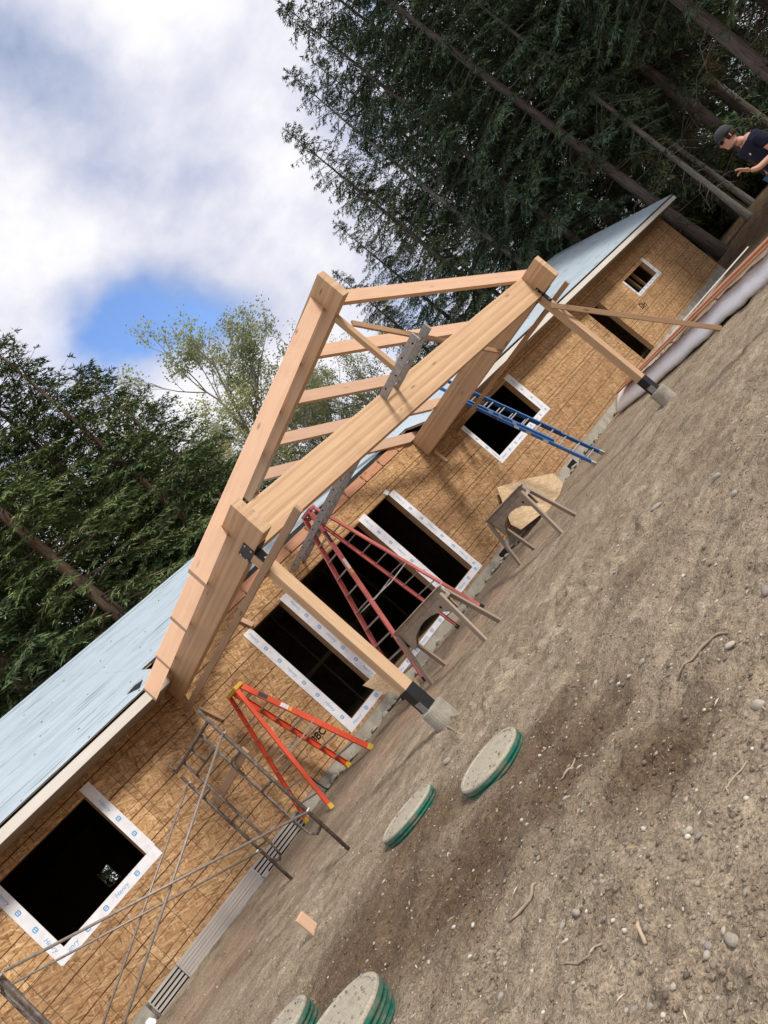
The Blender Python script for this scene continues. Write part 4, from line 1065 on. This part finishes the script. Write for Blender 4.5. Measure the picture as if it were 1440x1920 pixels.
def place_leafy(kind, az, D, el_top, rot, label, bark='bark_pale', leaf='aspen_leaf', H0=18., name='leafy_tree', group='pale spring trees', sxy=1.0):
    tr, cr, _ = kind; sx, sy = dirat(az); x, y = CAM.x+D*sx, CAM.y+D*sy; zg = g(x, y); H = CAM.z+D*math.tan(math.radians(el_top))-zg
    zmax = max(v.co.z for v in cr.vertices); s_ = H/zmax
    root = empty(name, (x, y, zg-.05), label, 'tree', group)
    Mx = Matrix.Translation((x, y, zg-.05)) @ Matrix.Rotation(rot, 4, 'Z') @ Matrix.Diagonal((s_*sxy, s_*sxy, s_, 1))
    for nm, me, mt in (('trunk', tr, bark), ('crown', cr, leaf)):
        o = bpy.data.objects.new(nm, me); COL.objects.link(o); o.parent = root; o.matrix_parent_inverse = root.matrix_basis.inverted(); o.matrix_basis = Mx
        if not me.materials: me.materials.append(MATS[mt])
        o.material_slots[0].link = 'OBJECT'; o.material_slots[0].material = MATS[mt]
for az, D, et, k, ro, lb in [(33.8, 38, 25.0, 0, .3, 'pale green leafy tree highest beside the left conifers'), (37.6, 39, 23.8, 1, 2.1, 'pale green leafy tree in the middle of the skyline'),
                             (41.6, 41, 21.8, 0, 4.0, 'pale green leafy tree left of the porch peak'), (45.4, 43, 17.8, 1, 5.2, 'pale green leafy tree directly behind the porch peak'), (49.0, 44, 14.5, 0, 1.2, 'low pale green leafy tree seen through the porch rafters')]:
    place_leafy(DEC[k], az, D, et, ro, lb, sxy=1.3)
for az, D, et, lb in [(70.3, 33, 30, 'slim pale birch trunk left of the man'), (71.0, 34.5, 28, 'second slim pale birch trunk left of the man')]:
    place_tree(CON[2], az, D, et, az, 'birch_tree', lb, 'pale birch trunks', 'bark_pale', 'needles', .62, False)
# undergrowth
def shrub_mesh(seed, n=2600, tall=1.0):
    rng = np.random.default_rng(seed); mb = MB(); PP = []; DD = []
    for i in range(34):
        a = rng.uniform(0, 6.28); r = rng.uniform(.15, 1); h = rng.uniform(.45, 1.1)*tall
        tip = np.array([math.cos(a)*r, math.sin(a)*r, h*(1.15-.5*r)]); mid = tip*np.array([.45, .45, .6])
        mb.tube([(tip[0]*.1, tip[1]*.1, 0), mid, tip], [.014, .009, .003], 4, False)
        for q in range(n//34):
            u = rng.uniform(.25, 1.08); p = (mid*(1-u)*2*u+tip*u*u) if u < 1 else tip
            PP.append(p+rng.normal(0, .11, 3)); DD.append(rng.normal(0, 1, 3)+np.array([0, 0, .3]))
    PP = np.array(PP); DD = np.array(DD); DD /= np.linalg.norm(DD, axis=1, keepdims=True)
    V, F = spray_fan(rng, PP, DD, .13, .07, 1, 0)
    return mesh('stems', mb.V, mb.F), npmesh('foliage', V, F)
SHR = [shrub_mesh(1), shrub_mesh(2)]
def shrub(x, y, s_, k, rot, label, leaf='shrub_leaf', group='undergrowth shrubs'):
    zg = g(x, y); root = empty('shrub', (x, y, zg-.05), label, 'shrub', group)
    Mx = Matrix.Translation((x, y, zg-.05)) @ Matrix.Rotation(rot, 4, 'Z') @ Matrix.Diagonal((s_*1.25, s_*1.25, s_, 1))
    for nm, me, mt in (('stems', SHR[k][0], 'bark_dark'), ('foliage', SHR[k][1], leaf)):
        o = bpy.data.objects.new(nm, me); COL.objects.link(o); o.parent = root; o.matrix_parent_inverse = root.matrix_basis.inverted(); o.matrix_basis = Mx
        if not me.materials: me.materials.append(MATS[mt])
        o.material_slots[0].link = 'OBJECT'; o.material_slots[0].material = MATS[mt]
for i in range(16):
    az = 67.5+i*1.35+rt.uniform(-.4, .4); D = 39+rt.uniform(-3, 6); sx, sy = dirat(az)
    shrub(CAM.x+D*sx, CAM.y+D*sy, 1.2+rt.random()*1.1, i % 2, rt.random()*6, 'green shrub in the undergrowth at the edge of the wood')
for i in range(12):
    az = 60+i*2.2+rt.uniform(-.5, .5); D = 54+rt.uniform(-4, 8); sx, sy = dirat(az)
    shrub(CAM.x+D*sx, CAM.y+D*sy, 3.0+rt.random()*1.5, i % 2, rt.random()*6, 'dark tall thicket shrub deep in the right wood', 'needles', 'dark thicket behind the trunks')

# ------------------------------------------------------------------ stones, sticks and crumbs on the dirt
def rock_mesh(seed, n=9, m_=6, flatn=.6):
    rng = random.Random(seed); V = [(0, 0, .5*flatn)]; F = []
    for i in range(1, m_):
        t = math.pi*i/m_
        for k in range(n):
            a = 2*math.pi*k/n; r = .5*(1+.24*(rng.random()-.5))
            V.append((r*math.sin(t)*math.cos(a), r*math.sin(t)*math.sin(a)*.8, r*math.cos(t)*flatn))
    V.append((0, 0, -.5*flatn)); e = len(V)-1
    for k in range(n):
        F.append((0, 1+k, 1+(k+1) % n)); F.append((e, 1+(m_-2)*n+(k+1) % n, 1+(m_-2)*n+k))
        for i in range(m_-2): a = 1+i*n; F.append((a+k, a+n+k, a+n+(k+1) % n, a+(k+1) % n))
    return V, F
ROCKS = [mesh('rock', *rock_mesh(i, flatn=.5+.06*i), True) for i in range(6)]
for r_ in ROCKS: r_.materials.append(MATS['stone'])
def onground(px, z=-.31):
    d = ray(*px)
    for _ in range(6):
        t = (z-CAM.z)/d.z; p = CAM+d*t; z = g(p.x, p.y)
    return p
rocks = [((1232, 952), .13, 'pale rounded rock alone in the middle dirt right of the sawhorses'), ((1118, 1281), .075, 'pale stone above the dark turned soil, left of a pair'), ((1148, 1279), .06, 'pale stone above the dark turned soil, right of a pair'),
         ((1375, 1765), .075, 'round grey cobble near the lower right corner'), ((1330, 1776), .05, 'small tan pebble left of the grey cobble'), ((1082, 1712), .055, 'tan stone in the lower middle dirt, upper of two'), ((1056, 1735), .055, 'tan stone in the lower middle dirt, lower of two'),
         ((1312, 1568), .05, 'small pale stone in the right foreground'), ((1437, 1110), .10, 'pale rock touching the right edge of the photo'), ((1378, 928), .11, 'pale rock in the upper right dirt'), ((1345, 895), .12, 'half buried tan rock in the upper right dirt'),
         ((840, 1428), .09, 'dark stone between the two middle septic lids'), ((1205, 1243), .09, 'tan flat stone left of the long stick'), ((1155, 1075), .08, 'tan stone in the middle dirt below the pale rock'), ((1102, 1082), .08, 'half buried stone in the middle dirt'),
         ((1285, 1562), .045, 'tan stone in the right foreground beside a small pale stone'), ((1130, 1655), .045, 'oval pale pebble in the lower middle'), ((1425, 1325), .10, 'half buried stone at the right edge'),
         ((1370, 1210), .07, 'small white stone right of the long stick'), ((1010, 1610), .05, 'small white stone by the pale stick'), ((936, 1790), .05, 'pale stone at the bottom middle'), ((940, 1870), .05, 'white flat stone at the bottom edge'), ((1190, 1895), .045, 'grey stone at the bottom edge right of centre'), ((1220, 1890), .04, 'small brown stone at the bottom edge')]
for i, (px, s_, lb) in enumerate(rocks):
    p = onground(px); o = bpy.data.objects.new('rock', ROCKS[i % 6]); COL.objects.link(o)
    s_ *= .62 if p.y < -7.9 else .8
    o.location = (p.x, p.y, p.z+s_*.10); o.scale = (s_*1.2, s_, s_*.9); o.rotation_euler = (rt.uniform(-.3, .3), rt.uniform(-.3, .3), rt.uniform(0, 6)); tag(o, lb, 'rock', 'loose rocks')
def stick(pxs, r, lb, mat='stick', name='stick'):
    pts = []
    for px in pxs: p = onground(px); pts.append(p+Vector((0, 0, r*.8)))
    dense = []
    for i in range(len(pts)-1):
        for q in range(3):
            p = pts[i].lerp(pts[i+1], q/3); p.z = g(p.x, p.y)+r*.7; dense.append(p+Vector((rt.uniform(-.003, .003), rt.uniform(-.003, .003), rt.uniform(0, .004))))
    dense.append(pts[-1]); n = len(dense)
    o = build(name, MB().tube(dense, [r*(.5+.5*math.sin(math.pi*(i+.8)/(n+.8))) for i in range(n)], 7), mat, None, 0, True); tag(o, lb, 'stick', 'sticks on the dirt')
stick([(1368, 1188), (1350, 1190), (1330, 1205), (1300, 1240), (1272, 1278)], .008, 'long bent pale stick on the right dirt')
stick([(1005, 1655), (990, 1680), (955, 1730)], .008, 'pale tapered stick left of the lower middle stones')
stick([(1080, 1425), (1068, 1448), (1052, 1464)], .006, 'pale split stick below the right septic lid')
stick([(1130, 1770), (1100, 1800), (1050, 1818)], .005, 'thin root lying in the lower middle dirt')
stick([(1400, 1430), (1370, 1470), (1368, 1490)], .004, 'thin crooked twig near the right edge')
stick([(1210, 1740), (1213, 1772)], .007, 'short pale wood splinter in the lower right dirt', 'straw')
stick([(868, 1380), (838, 1362), (822, 1340)], .010, 'curled dry leaf stalk beside the near concrete pier')
p = onground((590, 1742)); o = plank('wood_offcut', (p.x, p.y, p.z-.05), (p.x-.02, p.y-.03, p.z+.17), .09, .035, 'fir', None, up=(0, 1, 0)); tag(o, 'short orange wood offcut standing in the dirt', 'wood offcut')
P = [onground((800, 1352))+Vector((0, 0, .02)), onground((838, 1352))+Vector((0, 0, .05)), onground((868, 1345))+Vector((0, 0, .035)), onground((838, 1358))+Vector((0, 0, .012))]
o = build('tube_form_scrap', MB().prism(P, (0, 0, .006)), 'stick', None); tag(o, 'torn strip of cardboard form tube beside the near pier', 'form scrap')
# uncountable crumbs
rng = np.random.default_rng(21)
def scatter(n, rmin, rmax, pw):
    r = rmin*(rmax/rmin)**(rng.random(n)**pw); a = YAW+np.radians(rng.uniform(-47, 47, n))
    x = CAM.x+r*np.sin(a); y = CAM.y+r*np.cos(a); ok = (y < -.3) | (x > 26); x, y = x[ok], y[ok]
    for (lx, ly, lr) in LIDS: k = np.hypot(x-lx, y-ly) > lr*1.1; x, y = x[k], y[k]
    return x, y, G(x, y)
ico = np.array([(0,0,1),(.9,0,.4),(.28,.85,.45),(-.72,.53,.45),(-.72,-.53,.45),(.28,-.85,.45),(.72,.53,-.45),(-.28,.85,-.45),(-.9,0,-.45),(-.28,-.85,-.45),(.72,-.53,-.45),(0,0,-1)], float)
icf = np.array([(0,1,2),(0,2,3),(0,3,4),(0,4,5),(0,5,1),(1,6,2),(2,7,3),(3,8,4),(4,9,5),(5,10,1),(6,7,2),(7,8,3),(8,9,4),(9,10,5),(10,6,1),(11,7,6),(11,8,7),(11,9,8),(11,10,9),(11,6,10)])
def crumbs(name, n, smin, smax, mat, label, flatten=.6, pw=.8, rmax=20):
    x, y, z = scatter(n, 1.3, rmax, pw); n = len(x); s_ = smin*(smax/smin)**(rng.random(n)**2.2)
    sc_ = np.stack([s_*rng.uniform(.7, 1.3, n), s_*rng.uniform(.6, 1.1, n), s_*rng.uniform(.4, .8, n)*flatten/.6], 1)
    jit = rng.uniform(.75, 1.2, (n, 12, 1)); a = rng.uniform(0, 6.28, n); c, s2 = np.cos(a)[:, None], np.sin(a)[:, None]
    v = ico[None]*jit*sc_[:, None, :]
    v = np.stack([v[..., 0]*c-v[..., 1]*s2, v[..., 0]*s2+v[..., 1]*c, v[..., 2]], -1)+np.stack([x, y, z+sc_[:, 2]*.2], 1)[:, None, :]
    F = (icf[None]+12*np.arange(n)[:, None, None]).reshape(-1, 3)
    o = link(name, npmesh(name, v.reshape(-1, 3), F, False), mat); tag(o, label, 'debris', None, 'stuff')
crumbs('pebbles', 18000, .003, .016, 'pebbles', 'small pebbles strewn over the dirt', .6, .85, 24)
crumbs('soil_clods', 26000, .004, .017, 'dirt', 'crumbled soil clods over the dirt', .5, .85, 22)
x, y, z = scatter(2600, 1.3, 18, .8); n = len(x); a = rng.uniform(0, 6.28, n); D_ = np.stack([np.cos(a), np.sin(a), rng.normal(0, .12, n)], 1)
V, F = spray_fan(rng, np.stack([x, y, z+.006], 1), D_, .045, .006, 1, 0)
V = V.reshape(-1, 4, 3); V[:, 1, 2] += .004; V = V.reshape(-1, 3)
o = link('wood_chips', npmesh('wood_chips', V, F), 'straw'); tag(o, 'pale wood chips and straw scattered on the dirt', 'debris', None, 'stuff')

# ------------------------------------------------------------------ the man at the right edge
def skin(name, verts, edges, radii, mat, parent, sub=2, root=0):
    me = bpy.data.meshes.new(name); me.from_pydata(verts, edges, []); me.update()
    o = bpy.data.objects.new(name, me); COL.objects.link(o); me.materials.append(MATS[mat])
    sk = o.modifiers.new('Skin', 'SKIN'); sk.use_smooth_shade = True
    for i, r in enumerate(radii):
        me.skin_vertices[0].data[i].radius = r if isinstance(r, tuple) else (r, r)
    me.skin_vertices[0].data[root].use_root = True
    s_ = o.modifiers.new('Sub', 'SUBSURF'); s_.levels = sub; s_.render_levels = sub
    return o
PD_ = 10.9
pc = CAM+ray(1362, 258)*PD_           # centre of the head
Hd = pc.z
man = empty('person', (pc.x, pc.y, g(pc.x, pc.y)), 'man in dark cap, sunglasses and navy t-shirt holding up one hand', 'person')
zf = g(pc.x, pc.y); total = (Hd+.115-zf); k_ = total/1.80
face = Vector((-.70, .71, 0)).normalized()        # he looks left along the front of the house
rgt = Vector((face.y, -face.x, 0))                # his right-hand side
# local frame: +X forward, +Y his left, +Z up, heights for a 1.80 m body
Mman = Matrix.Identity(4); lf = -rgt
for i in range(3): Mman[i][0] = face[i]*k_; Mman[i][1] = lf[i]*k_; Mman[i][2] = (0, 0, k_)[i]
Mman[0][3], Mman[1][3], Mman[2][3] = pc.x-face.x*.04*k_, pc.y-face.y*.04*k_, zf
Mbody = Mman @ Matrix.Translation((-.085, 0, 0))
def mpart(o, parent=man):
    o.parent = parent; o.matrix_parent_inverse = world(parent).inverted(); o.matrix_basis = Mbody if o.name.split('.')[0] in ('body', 't_shirt', 'jeans', 'boot', 'hand', 'chest_print') else Mman; return o
bv = [(0,0,.95),(0,0,1.12),(0,0,1.30),(0,0,1.44),(.05,0,1.515),(.105,0,1.59),       # 0-5 pelvis..skull base
      (0,.17,1.43),(.02,.215,1.14),(.27,.19,1.17),(.345,.18,1.225),                 # 6-9 left arm raised
      (0,-.17,1.43),(-.05,-.25,1.16),(.04,-.27,.93),(.06,-.265,.86),               # 10-13 right arm down
      (0,.10,.92),(.02,.11,.50),(-.02,.12,.09),(.11,.13,.04),                      # 14-17 left leg
      (0,-.10,.92),(.01,-.11,.50),(-.03,-.12,.09),(.10,-.13,.04)]                  # 18-21 right leg
be = [(0,1),(1,2),(2,3),(3,4),(4,5),(3,6),(6,7),(7,8),(8,9),(3,10),(10,11),(11,12),(12,13),(0,14),(14,15),(15,16),(16,17),(0,18),(18,19),(19,20),(20,21)]
br = [(.12,.15),(.11,.145),(.12,.16),(.08,.12),.058,.06,.065,.045,.036,.026,.065,.047,.037,.026,.085,.058,.042,.035,.085,.058,.042,.035]
body = mpart(skin('body', bv, be, br, 'skin', man))
# head: sculpted profile
def head_mesh():
    V = []; F = []; nz, na = 22, 28
    for i in range(nz+1):
        t = i/nz; z = -.125+.25*t
        if t < .5: rx = .062+.036*math.sin(t*math.pi); ry = .052+.026*math.sin(t*math.pi)
        else: rx = .098*math.sqrt(max(0, 1-((t-.5)/.5)**2.6)); ry = .078*math.sqrt(max(0, 1-((t-.5)/.5)**2.6))
        if i in (0, nz): rx *= .25 if i == 0 else 1; ry *= .25 if i == 0 else 1
        for k in range(na):
            a = 2*math.pi*k/na; x, y = rx*math.cos(a), ry*math.sin(a); f_ = math.exp(-(a if a < math.pi else a-2*math.pi)**2/.018)
            fw = math.exp(-(a if a < math.pi else a-2*math.pi)**2/.12)
            nose = f_*.030*math.exp(-((z+.025)/.022)**2)*(1 if z < 0 else .7); lip = fw*.009*math.exp(-((z+.065)/.010)**2); chin = fw*.016*math.exp(-((z+.105)/.018)**2); brow = fw*.006*math.exp(-((z-.018)/.010)**2)
            eye = -.006*math.exp(-((abs(y)-.032)/.015)**2-((z-.002)/.012)**2)*(x > 0)
            V.append((x+nose+lip+chin+brow+eye+.012*(1-t), y, z))
    for i in range(nz):
        for k in range(na): k2 = (k+1) % na; F.append((i*na+k, i*na+k2, (i+1)*na+k2, (i+1)*na+k))
    F += [tuple(range(na-1, -1, -1)), tuple(nz*na+k for k in range(na))]
    return V, F
V, F = head_mesh(); hz = 1.685
mb = MB(); mb.add([(x+.04, y, z+hz) for x, y, z in V], F)
for s_ in (-1, 1): mb.lathe([(.008, -.032), (.016, -.012), (.018, .012), (.008, .03)], 9, (.035, s_*.082, hz-.01))
hd = build('head', mb, 'skin', None, 0, True); mpart(hd)
# hair, cap, glasses
mb = MB(); mb.lathe([(.092, -.045), (.100, -.01), (.100, .02), (.06, .05)], 20, (.018, 0, hz)); hr = build('hair', mb, 'hair', None, 0, True); mpart(hr)
mb = MB(); mb.lathe([(.108, .022), (.110, .05), (.104, .085), (.085, .118), (.05, .138), (.012, .145)], 24, (.036, 0, hz))
cap = mpart(build('cap', mb, 'cap_grey', None, 0, True))
P = []
for q in range(9):
    a = math.radians(-52+13*q); P.append((.036+.105*math.cos(a), .105*math.sin(a), hz+.03))
for q in range(9):
    a = math.radians(52-13*q); P.append((.036+.105*math.cos(a)+.085*math.cos(a*.9)**.6, .092*math.sin(a), hz+.012+.012*math.cos(a*1.5)))
mpart(build('cap_brim', MB().prism(P, (0, 0, .006)), 'rubber', None))
mb = MB()
for s_ in (-1, 1):
    mb.prism([(.143, s_*.012, hz+.012), (.128, s_*.066, hz+.012), (.126, s_*.062, hz-.022), (.142, s_*.018, hz-.024)], (.007, 0, 0)); mb.bar((.13, s_*.068, hz+.006), (.03, s_*.088, hz+.004), .005, .01)
mb.bar((.147, -.014, hz+.006), (.147, .014, hz+.006), .005, .008)
mpart(build('sunglasses', mb, 'lens', None))
# t-shirt and jeans
sv = [(0,0,.93),(0,0,1.12),(0,0,1.30),(0,0,1.43),(.02,0,1.485),(0,.175,1.425),(-.012,.215,1.25),(0,-.175,1.425),(-.025,-.22,1.27)]
shirt = mpart(skin('t_shirt', sv, [(0,1),(1,2),(2,3),(3,4),(3,5),(5,6),(3,7),(7,8)], [(.148,.185),(.135,.17),(.145,.19),(.125,.172),(.085,.098),.098,.078,.095,.078], 'navy', man))
mb = MB().add([(.146, .055, 1.335), (.146, .085, 1.335), (.143, .085, 1.36), (.143, .055, 1.36)], [(0, 1, 2, 3)]); mpart(build('chest_print', mb, 'sticker', None))
jv = [(0,0,.94),(0,.10,.90),(.02,.11,.50),(-.02,.12,.10),(0,-.10,.90),(.01,-.11,.50),(-.03,-.12,.10)]
mpart(skin('jeans', jv, [(0,1),(1,2),(2,3),(0,4),(4,5),(5,6)], [(.14,.18),.105,.078,.068,.105,.078,.068], 'jeans', man))
for s_, x in ((1, .04), (-1, .03)):
    mb = MB().lathe([(.05, 0), (.055, .03), (.05, .09), (.045, .13)], 12, (x-.05, s_*.12, 0)); mb.prism([(x-.08, s_*.12-.045, .0), (x+.15, s_*.12-.04, .0), (x+.18, s_*.12, .0), (x+.15, s_*.12+.045, .0), (x-.08, s_*.12+.045, .0)], (0, 0, .06))
    mpart(build('boot', mb, 'boot', None, .01))
# hands: raised left hand with two fingers up, relaxed right hand
def hand(base, fwd, up, side, pose):
    fwd, up, side = Vector(fwd).normalized(), Vector(up).normalized(), Vector(side).normalized(); b = Vector(base)
    vs = [b, b+fwd*.05, b+fwd*.085]; es = [(0, 1), (1, 2)]; rs_ = [(.024, .02), (.036, .017), (.036, .015)]
    for i, (o_, L) in enumerate(((-.030, .068), (-.010, .078), (.010, .074), (.029, .058))):
        c = pose[i]; k0 = b+fwd*.088+side*o_; n = len(vs); p = k0; d = fwd.copy(); vs.append(p); es.append((2, n)); rs_.append(.0105)
        for j, fr in enumerate((.45, .32, .23)):
            d = (d*math.cos(c)+up*math.sin(c)*-1).normalized() if j else (d*math.cos(c*.7)-up*math.sin(c*.7)).normalized()
            p = p+d*L*fr*1.1; vs.append(p); es.append((n+j, n+j+1)); rs_.append(.0098-.001*j)
    n = len(vs); t1 = b+fwd*.03-side*.034; t2 = t1+fwd*.03-side*.022-up*.008; t3 = t2+fwd*.028-side*.006-up*.012
    vs += [t1, t2, t3]; es += [(1, n), (n, n+1), (n+1, n+2)]; rs_ += [.013, .0105, .009]
    return skin('hand', [tuple(v) for v in vs], es, rs_, 'skin', man, 2)
mpart(hand((.34, .181, 1.22), (.55, -.05, .83), (-.9, 0, .35), (.1, -1, 0), (.12, .1, 1.25, 1.3)), body)
mpart(hand((.06, -.266, .865), (.2, .0, -.98), (-.3, .9, 0), (1, 0, .2), (.35, .4, .42, .45)), body)
